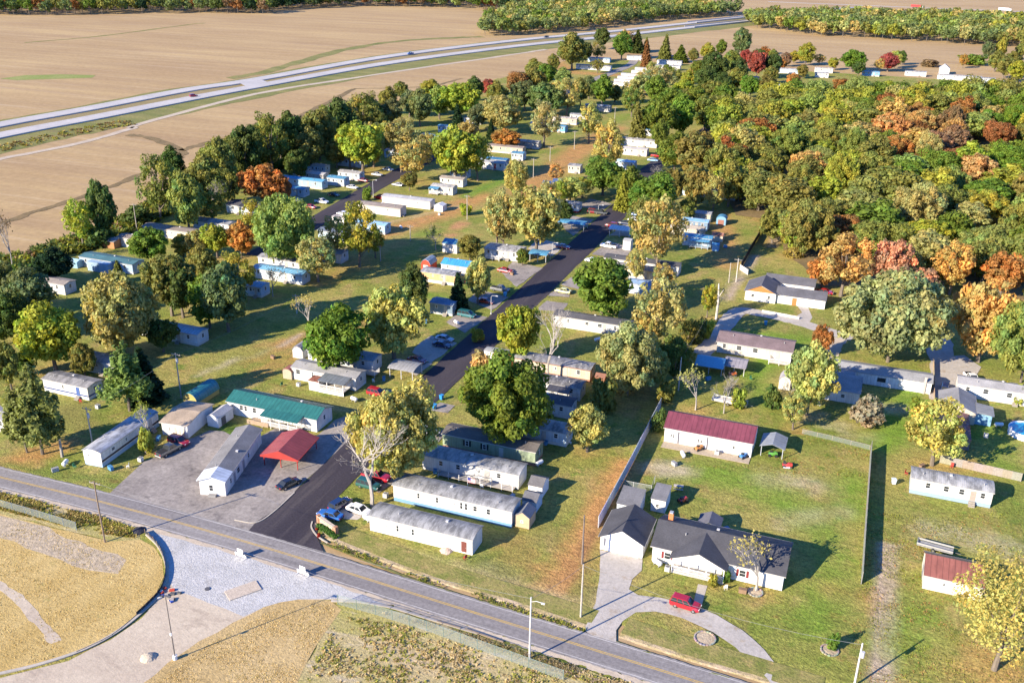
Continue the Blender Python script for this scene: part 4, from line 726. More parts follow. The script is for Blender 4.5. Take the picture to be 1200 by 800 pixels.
r_, L = home('blue mobile home with a wide screened porch near the brown roofed shed', (800, 286), (832, 292), wall=LBLUE, rc=TBL, rmat='metalroof', ref='the blue home with screened porch')
porch(r_, L, 4.2, .3, .95, 2.2, .5, awning=TBL, hroof=2.5, rail=(.3, .45, .6))
shed('little blue shed beside the blue home with screened porch', (834, 293.5), (841.5, 295), 2.2, 2.0, .5, wall=(.25, .45, .62), rc=TBL)
shed('cream shed with brown roof in the strip of rusty grass', (834, 282), (846, 284.5), 3.4, 2.0, .7, wall=CREAM, rc=RBR)
shed('blue gazebo with rounded roof in rusty grass', (839, 263), (850, 264.5), 3.0, 2.0, 1.1, 'arch', 'y', wall=(.20, .36, .5), rc=TBL, rmat='metalroofy', name='gazebo', dr=('s', .5, 2.0), doorc=(.28, .13, .10))
home('white mobile home with dark red skirting beside the park street', (648, 246), (677.5, 250), skirt=(.32, .03, .03), rc=LG, rmat='coated_roof', roof='bow', ref='the white home with red skirting')
carport('carport', 'long bright blue metal carport beside the park street', (655, 268), (684, 272), 4.5, 2.4, .5, 'bow', TBL, ref='the bright blue carport')
carport('carport', 'white arched metal carport on the far kerb of the park street', (714, 276), (737, 280), 5, 2.5, .5, 'bow', (.62, .64, .66), ref='the white arched carport')
shed('tall narrow white shed beside the white arched carport', (730, 292), (738, 294), 3.2, 3.0, .3, wall=WHITE, rc=SILV)
r_, L = home('white mobile home with grey roof and white railed porch beside the park street', (569, 300.5), (607, 308), rc=(.45, .45, .45), rmat='coated_roof', roof='bow', Wd=6.5, hw=2.9, ref='the white home with railed porch')
porch(r_, L, 6.5, .1, .5, 2.0, .5, rail=(.78, .77, .75))
carport('carport', 'blue carport with white end joined to a parked drive', (621, 305), (639, 309), 4.5, 2.4, .5, 'bow', TBL, ref='the blue carport with white end')
home('small white home with blue roof at the edge of the mown strip', (519, 295), (535, 298), Wd=5, rc=TBL, rmat='metalroof', rise=.9, win=[('s', .3, .5, .8), ('s', .7, .5, .8)], doors=[], ref='the small white home with blue roof')
r_, L = home('white cottage with a vivid blue metal roof beside the red barn', (517.5, 319), (548, 324), Wd=5.5, hw=2.8, rise=1.0, rc=(.06, .33, .60), rmat='metalroof', win=[('s', .25, .6, .9)], doors=[('s', .6)], ref='the cottage with vivid blue roof')
home('peach coloured mobile home with white skirting beside the red barn', (495.4, 328), (532, 336.3), wall=PEACH, rc=SILV, rmat='coated_roof', skirt=(.7, .7, .68), sk=.8, win=[('s', .35, .5, .7), ('s', .62, .7, .8)], ref='the peach coloured home')
shed('red barn shaped shed with grey gambrel roof', (494, 316.5), (504, 318.5), 4.6, 2.1, 1.5, 'gambrel', 'y', wall=(.50, .07, .04), rc=(.30, .36, .42), rmat='metalroofy', name='barn_shed', dr=('s', .5, 1.6), doorc=(.62, .5, .45), ref='the red barn shed')
home('slate blue mobile home with white end trim near the park street', (504.7, 366), (529.5, 371.3), Wd=4.3, wall=(.22, .30, .38), rc=(.2, .27, .35), win=[('s', .3, .7, .9), ('e', .5, .8, 1.2)], doors=[('s', .7)], skirt=(.5, .5, .5), ref='the slate blue home')
r_, L = home('white mobile home with grey roof and big white covered deck', (344, 443), (416.4, 459), Wd=4.6, rise=.6, rc=(.27, .265, .26), skirt=(.6, .6, .6), win=[('s', .1, 1.2, 1.2), ('s', .33, .6, 1.2), ('e', .5, 1.0, 1.0)], doors=[('s', .5)], ref='the white home with covered deck')
porch(r_, L, 4.6, .55, .93, 3.4, .9, awning=(.18, .2, .22), hroof=2.75, rail=(.8, .79, .77), skirtc=(.8, .79, .77))
shed('small white shed with rusty flat roof beside the covered deck', (362.5, 456.5), (374, 459), 2.4, 2.3, .12, 'shed', wall=WHITE, rc=(.34, .12, .07), rmat='coated_roof')
shed('rounded tan plastic shed with rust red roof in the lawn', (332, 443), (342, 445), 2.2, 1.9, .6, 'arch', 'y', wall=(.42, .36, .27), rc=(.33, .12, .08), rmat='coated_roof')
r_, L = home('white and blue mobile home with entry ramp beside a round green tree', (362, 422.5), (437, 437.5), wall=(.62, .66, .7), rc=(.25, .33, .4), ref='the home with the entry ramp')
porch(r_, L, 4.2, .78, 1.1, 2.4, .7, rail=(.7, .69, .67))
shed('grey barn style shed with dark arched roof in the lawn', (343.5, 418.5), (355, 421), 3.6, 2.1, 1.0, 'gambrel', 'y', wall=(.5, .49, .48), rc=(.2, .2, .23), dr=('s', .5, 1.3), doorc=(.58, .56, .54), ref='the grey barn shed')
carport('carport', 'flat grey carport beside the drives of the park street', (456, 442), (484, 447), 5.0, 2.4, .5, 'bow', (.33, .33, .33), ref='the flat grey carport')
r_, L = building('mobile_home', 'white home with teal metal roof and matching porch roof', MH, (267.5, 484.5), (372, 506), 6.0, 3.0, 1.15, 'gable', 'x', (.82, .81, .79), TEAL, (.72, .72, .7), .6, [('s', .16, 1.0, 1.2), ('s', .21, .8, 1.2), ('s', .31, 1.0, 1.2), ('e', .5, .8, 1.1)], [('s', .68)], .3, rmat='metalroof', ref='the teal roofed white home', vents=2)
porch(r_, L, 6.0, .46, .86, 2.4, .6, awning=TEAL, hroof=2.65, rail=(.78, .77, .75), slope=.45)
pbox('deck', r_, ((.42 - .5) * L, -4.4, .4), (5.2, 2.6, .12), (.36, .27, .19), 'wood')
for i in range(6): pbox('deck_board', r_, ((.42 - .5) * L, -5.6 + i * .02, .48 + i * .13), (5.2, .05, .1), (.40, .30, .21), 'wood')
# office at the entrance, set at its own angle
c0, c1 = (237, 577), (265, 581)
r_, L = building('park_office', 'long white park office with grey shingle roof and bright metal front porch roof', 'building', c0, c1, 19.5, 3.1, .75, 'gable', 'y', (.80, .79, .78), (.20, .195, .19), None, .1, [('s', .45, .85, 1.3), ('e', .14, .8, 1.1), ('e', .34, 1.4, 1.2), ('e', .62, .8, 1.1)], [('e', .24, (.3, .3, .32)), ('e', .48, (.3, .3, .32))], .3, free=((265, 580.5), (308, 517)), rmat='shingle', ref='the park office', vents=3)
mb = MB(); P = profile('gable', L, 3.1, .75, .36); mb.extrude([(t, z + .03) for t, z in P] + [(t, z + .17) for t, z in P[::-1]], -19.5 / 2 - .38, -19.5 / 2 + 3.4, 'y'); part(mb, 'porch_roof', 'metalroofy', r_, (.68, .72, .76))
pbox('step', r_, (0, -10.15, .2), (1.4, .7, .4), (.25, .24, .23), 'plain')
carport('carport', 'open red metal carport with gable panels beside the park street', (309, 545), (349.5, 551), 8.6, 2.45, 1.3, 'gable', (.34, .075, .07), 'y', True, 'metalroofy', (.34, .03, .025), (.40, .05, .04), 'the red carport', 3, .35)
r_, L = building('garage', 'tan roofed garage with white front beside the parking lot', 'garage', (191, 509), (221, 513.5), 9.5, 2.9, .7, 'gable', 'x', (.72, .70, .66), (.36, .28, .20), None, .1, [('s', .3, .4, .8)], [('s', .52, (.5, .45, .38), .5), ('s', .68, (.55, .5, .42), .5), ('s', .84, (.5, .45, .38), .5)], .3, True, wmat='ribbed', ref='the tan roofed garage')
shed('white gabled shed attached to the tan roofed garage yard', (243, 499), (257, 501), 5.0, 2.2, .7, 'gable', 'y', wall=(.7, .7, .69), rc=(.45, .43, .40), dr=('e', .35, 1.4), doorc=(.1, .1, .11))
shed('teal arched metal shed with yellow front near the utility pole', (216, 474), (231, 478), 7.5, 1.2, 1.9, 'arch', 'y', wall=(.45, .36, .12), rc=(.04, .22, .25), rmat='metalroofy', ref='the teal arched shed')
r_, L = building('mobile_home', 'long white mobile home with dark side stripe end on to the county road', MH, (100, 543.7), (120.5, 547.6), 17.5, 3.1, .45, 'bow', 'y', (.74, .73, .70), (.46, .47, .49), (.36, .5, .62), .8, [('s', .3, .5, .6), ('e', .2, 1.0, .7), ('e', .42, .6, .7), ('e', .68, 1.2, .9)], [('e', .85)], .12, True, 'coated_roof', ref='the white home end on to the county road', vents=2)
pbox('stripe', r_, (L / 2 + .02, 0, 1.25), (.06, 17.4, .38), (.07, .05, .05))
r_, L = home('white mobile home with navy stripes and a small front deck beside pines', (52, 458), (105, 469), Wd=4.3, rc=(.3, .29, .28), rmat='coated_roof', skirt=(.7, .7, .68), win=[('s', .45, .6, 1.0), ('e', .5, 1.0, 1.0)], doors=[('s', .78, (.06, .11, .3))], ref='the navy striped home')
pbox('stripe', r_, (0, -2.17, .95), (L - .1, .04, .3), (.03, .06, .2)); pbox('stripe', r_, (L / 2 + .02, 0, .95), (.04, 4.2, .3), (.03, .06, .2))
home('white mobile home half hidden between the pines and gold trees', (86, 433), (140, 441), wall=(.68, .68, .68), rc=SILV, rmat='coated_roof', roof='bow', ref='the home between pines and gold trees')
home('grey roofed white mobile home beside the tall pines', (-45, 497), (14, 507), wall=WHITE, rc=(.33, .31, .31), ref='the grey roofed home beside the pines')
home('pale blue mobile home with red item by its door under the brown tree', (165, 392), (231, 406.5), wall=(.58, .66, .73), rc=(.35, .5, .6), rmat='metalroof', ref='the pale blue home under the brown tree')
r_, L = home('long blue mobile home with dark teal roof and a projecting room', (95, 311.5), (156, 322), Wd=5, wall=(.36, .48, .6), rc=(.05, .14, .17), skirt=(.55, .55, .55), ref='the dark teal roofed home')
pbox('front_room', r_, (-1, -3.6, 1.4), (L * .4, 2.2, 2.8), (.32, .45, .58), 'siding')
shed('tiny blue shed beside the dark evergreen bush', (82, 313), (90.5, 315), 2.6, 1.9, .5, wall=(.25, .42, .55), rc=(.3, .5, .62))
shed('brick orange shed with grey roof at the field edge', (119.5, 289.5), (134, 292), 4.5, 2.2, .5, wall=(.42, .20, .09), rc=(.35, .36, .38), rmat='coated_roof', ref='the brick orange shed')
home('short tan mobile home with brown roof beside the brick orange shed', (139, 288), (160, 291.5), wall=(.60, .57, .5), rc=(.24, .2, .17), win=[('s', .6, .6, 1)], doors=[('s', .8)], ref='the short tan home')
home('white ended mobile home with brown roof on the shaded lawn', (20, 336), (77, 346), wall=(.68, .67, .66), rc=(.28, .24, .21), ref='the white ended home on the shaded lawn')
home('white mobile home with grey roof by the dark evergreens', (-42, 347), (11, 357), wall=WHITE, rc=(.36, .34, .34), ref='the home by the dark evergreens')
home('long cream mobile home with brown roof along the field edge', (171, 274), (234, 286), wall=(.62, .57, .47), rc=(.22, .18, .15), ref='the long cream home at the field edge', win=[('s', .2), ('s', .5, .6, .7), ('s', .85)])
home('white mobile home beside the orange leaved tree on the lawn', (228, 267.5), (268, 274), wall=(.7, .72, .75), rc=SILV, rmat='coated_roof', ref='the white home by the orange leaved tree')
home('wide white mobile home with charcoal roof and paired windows', (267.5, 248.5), (305, 255), Wd=7.5, rise=.9, wall=(.62, .68, .74), rc=DG, win=[('s', .2, 1.2, 1.1), ('s', .5, 1.2, 1.1), ('s', .8, 1.2, 1.1)], doors=[('s', .35)], ref='the wide charcoal roofed home')
G1 = 'blue homes clustered by the side street'
for i, (a, b2, wc, rc_, lab) in enumerate([((334, 228), (354, 232.5), LBLUE, TBL, 'blue mobile home with white end window by the side street'), ((331, 215), (374, 224), (.34, .5, .62), (.14, .42, .62), 'long light blue mobile home with pale blue roof by the side street'), ((351, 210), (378, 214.5), (.40, .385, .36), GREYW, 'grey roofed mobile home between blue homes by the side street'), ((344, 204.5), (359, 207), BLUEW, TBL, 'small dark blue mobile home under the dark tree row'), ((366, 202), (380, 204.5), LBLUE, SILV, 'pale blue mobile home end under the dark tree row'), ((398, 209), (420, 213), (.5, .58, .66), (.4, .38, .36), 'grey blue mobile home with tan roof edge at the side street kerb'), ((385, 216), (402, 219.5), LBLUE, TBL, 'low blue mobile home beside the round olive shrub tree')]):
    home(lab, a, b2, wall=wc, rc=rc_, rmat='metalroof', ref='the ' + lab.split(' by ')[0].split(' under ')[0].split(' between ')[0], group=G1)
shed('white shed with blue side near the orange tree', (339, 241.5), (349, 243.5), 3, 2.3, .5, 'gable', 'y', wall=(.6, .62, .66), rc=LG)
home('tan mobile home with brown roof standing in the rusty mown strip', (422, 247.5), (467.5, 255.5), Wd=4.6, wall=(.62, .57, .50), rc=(.25, .21, .18), win=[('s', .16, .5, .6), ('s', .45, .6, .6), ('s', .7, .7, .7)], doors=[('e', .3)], ref='the tan home in the mown strip')
home('pale mobile home with grey roof beside the tan one in the mown strip', (450, 238), (502, 247), wall=(.70, .67, .6), rc=(.36, .36, .37), win=[('s', .3, .5, .6), ('s', .75, .6, .7)], doors=[('e', .4)], ref='the pale home in the mown strip')
shed('small white gabled shed out in the mown strip', (509.5, 247), (518, 249), 3.4, 2.1, .6, 'gable', 'y', wall=(.72, .72, .71), rc=(.6, .6, .6))
home('blue mobile home end beside the mown strip', (418, 270), (450, 276), wall=(.35, .52, .66), rc=(.24, .42, .55), ref='the blue home by the mown strip')
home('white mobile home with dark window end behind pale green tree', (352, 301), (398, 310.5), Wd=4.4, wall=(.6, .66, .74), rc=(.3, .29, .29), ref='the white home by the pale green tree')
home('dark roofed blue mobile home near the end of the side street', (375, 279), (408, 286), wall=LBLUE, rc=(.12, .15, .2), ref='the dark roofed blue home')
shed('white box trailer parked at the end of the side street', (390, 262), (404, 264.5), 2.6, 2.6, .12, 'bow', wall=(.75, .74, .73), rc=(.4, .36, .33), name='box_trailer')
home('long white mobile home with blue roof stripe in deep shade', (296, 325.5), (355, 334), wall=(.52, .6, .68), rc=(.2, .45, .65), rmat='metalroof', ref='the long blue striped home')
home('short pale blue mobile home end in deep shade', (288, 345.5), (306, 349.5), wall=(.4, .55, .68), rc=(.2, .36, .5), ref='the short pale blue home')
home('white mobile home with rusty skirting under the big light green tree', (303, 312), (352, 319), wall=(.66, .68, .72), rc=(.45, .45, .46), rmat='coated_roof', skirt=(.36, .2, .12), ref='the rusty skirted home')
r_, L = home('white mobile home with blue awning near the mown strip', (507, 225.5), (529, 230), wall=(.7, .68, .62), rc=(.5, .48, .45), rmat='coated_roof', ref='the white home with blue awning')
porch(r_, L, 4.2, .0, .4, 2.2, .4, awning=TBL, hroof=2.4)
home('cream mobile home with brown roof next to a tall pole in grass', (517, 216), (541, 220.5), wall=(.68, .63, .53), rc=(.3, .26, .23), ref='the cream home near the tall pole')
home('long tan mobile home with brown roof and blue deck', (572, 177), (611, 182.5), wall=(.55, .45, .33), rc=(.22, .18, .16), ref='the long tan home with blue deck')
home('blue roofed mobile home shaded by the trees', (556, 192), (592, 197), wall=BLUEW, rc=(.06, .2, .34), rmat='metalroof', ref='the shaded blue roofed home')
home('white mobile home with red entry beside the mown strip', (566, 197), (589, 201), wall=WHITE, rc=LG, doors=[('s', .6, (.4, .05, .05))], ref='the white home with red entry')
G2 = 'homes along the upper mown strip'
for a, b2, wc, rc_, lab in [((607, 171), (628, 176.5), (.40, .385, .36), LG, 'grey mobile home behind a pale green tree in the upper rows'), ((622, 151), (642, 154), WHITE, SILV, 'small white mobile home in the upper rows'), ((643, 153), (660, 157), (.15, .4, .62), TBL, 'vivid blue mobile home end in the upper rows'), ((648, 143.5), (674, 147.5), (.55, .45, .35), (.5, .44, .38), 'tan mobile home in the upper rows'), ((669, 140), (686, 143), WHITE, SILV, 'white mobile home touching the tan one in the upper rows'), ((688, 128), (712, 133), (.40, .385, .36), SILV, 'silver roofed mobile home at the head of the mown strip'), ((604, 118), (618, 122), (.2, .42, .62), TBL, 'blue mobile home peeping between pale trees'), ((545, 144), (562, 147), WHITE, LG, 'white mobile home under the gold and green trees'), ((515, 154), (528, 157), LBLUE, TBL, 'light blue mobile home beside the dark conifer'), ((452, 184), (476, 188), (.5, .62, .72), SILV, 'blue white mobile home at the far kerb of the side street'), ((452, 176), (470, 179), LBLUE, SILV, 'pale blue mobile home deep in the trees'), ((666, 202), (679, 204), (.6, .55, .42), LG, 'isolated tan box home in the mown strip'), ((495, 165), (512, 168), LBLUE, TBL, 'blue mobile home glimpsed between golden crowns'), ((396, 193.5), (424, 197.5), (.5, .6, .7), LG, 'blue white mobile home under the spreading yellow green tree'), ((752, 158), (768, 161), WHITE, TBL, 'white and blue mobile home beside the cone shaped olive evergreen'), ((788, 109), (802, 111), (.3, .35, .5), (.3, .08, .07), 'dusky blue mobile home with dull red roof under trees'), ((836, 161), (850, 163.5), WHITE, LG, 'white mobile home at the wood end of the park street'), ((700, 112), (716, 115), WHITE, SILV, 'white mobile home between the storage rows and the mown strip'), ((528, 207), (546, 210), LBLUE, LG, 'pale blue mobile home under the paired gold and green trees'), ((600, 187), (612, 189), LBLUE, TBL, 'little blue mobile home beside the long tan home')]:
    home(lab, a, b2, wall=wc, rc=rc_, rmat='coated_roof', roof='bow', ref='the ' + lab, group=G2, vents=1)
shed('red shed with dark blue roof beside the park street trees', (636, 220), (647, 222.5), 3.6, 2.1, .6, wall=(.45, .03, .04), rc=(.03, .07, .2)); shed('small dark blue shed beside the red shed', (648, 217), (656, 218.5), 3.0, 2.0, .5, wall=(.1, .16, .28), rc=(.05, .1, .25))
r_, L = home('white mobile home with flat silver roof on the rise beside tall green trees', (727, 168), (767, 175.5), wall=WHITE, rc=(.40, .385, .36), rmat='coated_roof', roof='bow', ref='the flat silver roofed home')
home('white mobile home with tan porch beside the flat silver roofed one', (731, 180), (756, 185), wall=(.66, .62, .56), rc=(.42, .4, .38), ref='the tan porched home')
home('light blue mobile home beside the park street trees', (722, 196), (742, 200), wall=LBLUE, rc=(.35, .55, .7), ref='the light blue home by the street trees')
home('blue mobile home under olive trees beside the wood', (800, 228), (861, 236), wall=LBLUE, rc=(.5, .5, .48), rmat='coated_roof', ref='the blue home under olive trees')
for i in range(6):
    y = 100.5 - i * 3.5; x = 715 + i * 4.2 + (8 if i > 3 else 0)
    building('storage_row', 'long low white storage row with flat roof in the storage yard', 'storage building', (x, y), (x + 27 - i, y + 1.6), 3.0, 2.3, .2, 'bow', wall=(.66, .63, .58), rc=(.40, .385, .36), rmat='coated_roof', oh=.1, trim=None, group='white storage rows', ref='the white storage rows' if i == 0 else None)
G3 = 'homes by the far tan field'
for a, b2, wc, rc_, lab in [((676, 80.5), (714, 84), WHITE, (.40, .385, .36), 'long white mobile home by the storage rows'), ((690, 72), (713, 74.5), LBLUE, TBL, 'blue roofed mobile home near the highway field'), ((737, 69), (752, 72.5), (.6, .62, .64), LG, 'grey mobile home near the highway field'), ((768, 80.5), (795, 84), WHITE, SILV, 'silver roofed mobile home beside the small conifers'), ((771, 75), (797, 78), WHITE, (.40, .385, .36), 'pale roofed mobile home beside the small conifers'), ((785, 70), (793, 71.5), (.45, .62, .72), LG, 'little pale blue house beside the small conifers'), ((880, 95), (905, 98.5), WHITE, (.40, .385, .36), 'white roofed home by the wood edge'), ((880, 102), (912, 106), LBLUE, (.5, .55, .6), 'blue walled home by the wood edge'), ((898, 84), (938, 88), (.4, .54, .68), (.45, .43, .4), 'long blue home by the far field'), ((955, 84), (975, 87), (.7, .66, .58), (.55, .5, .44), 'cream home by the far field'), ((955, 90), (970, 92.5), WHITE, SILV, 'white home beside the cream home'), ((1010, 88), (1030, 91), (.2, .4, .6), TBL, 'vivid blue home by the far field'), ((1060, 88), (1085, 91), WHITE, LG, 'white home behind the red and yellow trees'), ((1098, 92), (1150, 97), WHITE, (.40, .385, .36), 'long white home row by the far field'), ((1148, 96), (1166, 99), (.5, .54, .6), LG, 'grey home beside the long white row'), ((1172, 100), (1192, 103), (.6, .62, .64), SILV, 'grey white home at the wood corner')]:
    home(lab, a, b2, wall=wc, rc=rc_, rmat='coated_roof', roof='bow', ref='the ' + lab, group=G3, vents=1)
building('house', 'white gabled house with tall roof by the far field', 'house', (1100, 86.5), (1112, 88), 7, 4.0, 2.6, 'gable', 'y', WHITE, (.5, .5, .5), win=[('s', .5)], ref='the gabled house by the far field')
shed('orange roofed round shed beside the far dark green tree', (808, 85), (816, 86), 5, 1.6, 2, 'arch', 'y', wall=(.5, .25, .08), rc=(.55, .24, .06), rmat='metalroofy')
# --- properties outside the park
r_, L = building('house', 'white ranch house with dark shingle roof and front gable porch', 'house', (763.75, 656), (916, 692), 9.2, 3.0, 2.0, 'gable', 'x', (.80, .79, .77), (.062, .062, .07), None, .1, [('s', .12, 1.1, 1.3), ('s', .70, 1.1, 1.3)], [('s', .86, (.62, .6, .55), 1.6)], .35, True, ref='the white ranch house', shut=(.20, .03, .03), vents=3)
gx = (.375 - .5) * L; mb = MB(); P = [(gx - 4.6, 2.75), (gx, 4.75), (gx + 4.6, 2.75)]
mb.extrude(P + [(t, z + .14) for t, z in P[::-1]], -6.9, -.2, 'y'); part(mb, 'porch_roof', 'shingle', r_, (.062, .062, .07))
mb = MB(); mb.extrude([(gx - 4.2, 2.6), (gx + 4.2, 2.6), (gx + 4.2, 2.88), (gx, 4.68), (gx - 4.2, 2.88)], -6.6, -6.45, 'y'); part(mb, 'gable_wall', 'siding', r_, (.80, .79, .77))
for s in (-4.1, -1.4, 1.4, 4.1): pbox('post', r_, (gx + s, -6.5, 1.3), (.14, .14, 2.6), (.8, .8, .78))
pbox('porch_deck', r_, (gx, -5.6, .22), (8.4, 1.95, .44), (.45, .42, .38), 'wood')
mb = MB(); mb.box((gx, -6.5, 1.3), (8.2, .06, .08)); mb.box((gx, -6.5, .6), (8.2, .05, .06))
for i in range(46): mb.box((gx - 4.05 + i * .18, -6.5, .95), (.05, .05, .66))
part(mb, 'rail', 'paint', r_, (.82, .81, .8))
ch = pbox('chimney', r_, ((.07 - .5) * L, 1.6, 4.9), (.8, .9, 1.7), (.52, .20, .08), 'wood'); pbox('flue_cap', ch, (0, 0, .56), (.7, .7, .14), (.3, .34, .38))
r_, L = building('garage', 'white gabled garage with dark shingle roof beside the gravel driveway', 'garage', (703, 643), (752.5, 654.3), 8.0, 2.7, 1.9, 'gable', 'y', (.82, .81, .8), (.062, .062, .07), None, .1, (), [('e', .3)], .3, True, ref='the white gabled garage')
gd = pbox('garage_door', r_, (.4, -4.04, 1.1), (5.2, .06, 2.2), (.74, .73, .72))
for i in range(3): pbox('door_panel', gd, (0, -.6, -.33 + i * .3), (.97, .3, .27), (.78, .77, .76))
pbox('lamp', r_, (-2.9, -4.1, 1.7), (.16, .2, 1.4), (.2, .2, .22))
shed('blue sided white shed with dark roof near the tall metal fence', (722, 603), (748, 607.5), 4.6, 2.3, .9, 'shed', wall=(.68, .72, .76), rc=(.15, .15, .16), ref='the blue sided shed', dr=('s', .55))
shed('white shed with brown window behind the ranch house', (762, 598), (779, 601), 4.2, 2.5, .7, 'shed', wall=(.78, .77, .75), rc=(.16, .16, .17), win=[('s', .45, .7, .8)])
carport('gazebo', 'grey roofed patio gazebo behind the ranch house', (817, 627), (841, 632), 3.2, 2.3, .8, 'gable', (.12, .12, .14), 'y', True, 'shingle', (.6, .6, .6), None, None, 2)
r_, L = building('workshop', 'long white workshop with burgundy metal roof and concrete apron', 'workshop', (777.5, 517.5), (880, 535), 7.6, 3.2, 1.7, 'gable', 'x', (.80, .79, .78), (.20, .055, .075), None, .1, [('s', .08, .5, .8), ('s', .11, .5, .8), ('s', .40, .5, .8), ('s', .43, .5, .8), ('s', .80, .6, .8)], [('s', .165, (.12, .12, .14), .3, 2.6), ('s', .5, (.12, .12, .14), .3, 2.6)], .25, rmat='metalroof', wmat='ribbed', ref='the burgundy roofed workshop')
pbox('apron', r_, (0, -5.2, .04), (L, 2.6, .08), (.40, .33, .24), 'plain')
carport('carport', 'small grey lean-to carport at the end of the workshop', (890, 534), (917, 538), 5.0, 2.3, .7, 'gable', (.30, .32, .34), 'y', post=(.4, .42, .45), rmat='metalroofy', ref='the lean-to carport', npost=2)
r_, L = building('house', 'cream house with mauve brown roof and a white railed porch', 'house', (840, 411), (926, 427), 7.5, 2.9, 1.2, 'gable', 'x', (.66, .61, .52), (.17, .125, .13), (.55, .52, .48), .5, [('s', .1, .9, 1.2), ('s', .3, 1.3, 1.2), ('s', .52, 1.3, 1.2)], [('s', .82)], .3, ref='the mauve roofed house', vents=3)
porch(r_, L, 7.5, .72, 1.0, 2.4, .5, rail=(.78, .77, .75))
carport('carport', 'blue tarp covered carport beside the mauve roofed house', (814, 437), (846, 440), 6.0, 2.0, 1.2, 'gable', (.16, .38, .5), 'x', rmat='paint', ref='the blue tarp carport')
carport('carport', 'grey carport with orange machine beneath it', (847, 438), (872, 441), 5.5, 2.1, .8, 'gable', (.30, .28, .30), 'x', ref='the grey carport with orange machine')
r_, L = building('house', 'white bungalow with dark roofs and orange wooden front gable', 'house', (872.5, 351), (908, 356), 9.0, 2.8, 2.0, 'gable', 'y', (.80, .79, .77), (.10, .10, .115), None, .1, [('s', .25, .9, 1.0), ('s', .78, .8, 1.0)], (), .3, ref='the bungalow with orange gable')
mb = MB(); mb.extrude([(-L / 2 + .3, 2.85), (L / 2 - .3, 2.85), (0, 4.6)], -4.57, -4.51, 'y'); part(mb, 'gable_panel', 'wood', r_, (.45, .19, .06))
def wing(cx, cy, lx, ly, hw, rise, ax='x', nm='wing_wall'):
    sub = bpy.data.objects.new('wing', None); COL.objects.link(sub); sub.parent = r_; sub.location = (cx, cy, 0)
    shell(sub, lx, ly, hw, rise, 'gable', ax, .25, (.80, .79, .77), (.10, .10, .115), 'shingle', 'siding'); return sub
def wroof(w_, c):
    for q in w_.children:
        if q.name.startswith('roof'): q.color = c + (1,)
wg = wing(L / 2 + 6.6, -.4, 13.0, 6.5, 2.6, 1.3); pbox('garage_door', wg, (3.4, -3.28, 1.05), (4.4, .06, 2.1), (.72, .71, .70)); pbox('door', wg, (-1.6, -3.28, 1.05), (1.2, .06, 2.1), (.40, .17, .06))
wing(L / 2 + 2.5, 9.5, 13.5, 6.0, 2.6, 1.3)
r_, L = building('house', 'white house of three joined grey roofed blocks beside an orange tree', 'house', (963, 467.5), (1005.7, 474), 7.0, 2.7, .8, 'shed', 'x', (.76, .75, .74), (.27, .27, .27), None, .1, [('s', .55, .9, .9)], (), .2, ref='the white three block house')
wg = wing(6.5, 11.0, 24, 5.5, 2.7, .7); wroof(wg, (.27, .27, .27)); pbox('window', wg, (1.5, -2.78, 1.6), (1.8, .06, 1.0), (.05, .05, .06), 'glass'); pbox('chimney', wg, (10.6, -2.9, 2), (.5, .4, 4), (.45, .40, .36), 'wood')
wg2 = wing(-1.5, 5.6, 7, 6.0, 2.9, .5); wroof(wg2, (.25, .25, .26))
r_, L = home('long white mobile home with grey roof beside the swimming pool', (1120, 463), (1222, 480), Wd=4.6, hw=3.1, rise=.7, rc=(.30, .295, .30), wall=(.84, .83, .8), skirt=(.6, .56, .5), win=[('s', .12, .9, 1.1), ('s', .33, 1.2, 1.2), ('s', .6, 1.2, 1.2)], ref='the long white home beside the pool')
r_, L = building('house', 'tan house with grey gable roof and blue side entrance', 'house', (1100, 491.5), (1141, 498), 9.0, 2.7, 1.4, 'gable', 'y', (.58, .50, .40), (.22, .22, .23), None, .1, [('s', .3)], (), .3, ref='the tan grey gabled house')
pbox('side_entrance', r_, (L / 2 + 1.6, -1.5, 1.2), (3.2, 4.5, 2.4), (.22, .40, .55), 'siding'); mb = MB(); mb.extrude([(L / 2 + .1, 2.75), (L / 2 + 3.6, 2.4), (L / 2 + 3.6, 2.5), (L / 2 + .1, 2.87)], -4.0, 1.0, 'y'); part(mb, 'entrance_roof', 'metalroofy', r_, (.30, .31, .32))
shed('long dark purple brown lean-to roof beside the yellow tree', (1117, 525), (1135, 528), 12.0, 2.3, .4, 'shedr', 'y', wall=(.22, .17, .16), rc=(.16, .075, .085), rmat='coated_roof', name='lean_to')
home('short white mobile home with blue grey skirting alone on the lawn', (1065, 577), (1160, 595.3), Wd=4.2, hw=3.2, roof='bow', rc=(.40, .40, .39), rmat='coated_roof', skirt=(.26, .36, .46), sk=.8, win=[('s', .215, .9, 1.2), ('s', .44, 1.0, 1.2), ('s', .63, 1.0, 1.2), ('s', .885, .9, 1.2)], doors=[('s', .77, (.35, .28, .24))], ref='the white home alone on the lawn')
r_, L = building('outbuilding', 'cream outbuilding with red brown sheet roof beside the yellow tree', 'outbuilding', (1080.5, 689), (1149, 704), 6.6, 2.6, 1.7, 'gable', 'x', (.72, .66, .54), (.25, .095, .075), None, .1, [('s', .35, .5, .6)], [('w', .5, (.3, .3, .32), 2.0)], .2, rmat='metalroof', wmat='ribbed', ref='the red brown roofed outbuilding')
shed('small white barn shed beside the orange tree', (912, 455), (925, 458), 3.6, 2.2, 1.1, 'gambrel', 'y', wall=(.66, .62, .55), rc=(.35, .33, .33), dr=('s', .5, 1.5), doorc=(.7, .67, .62))
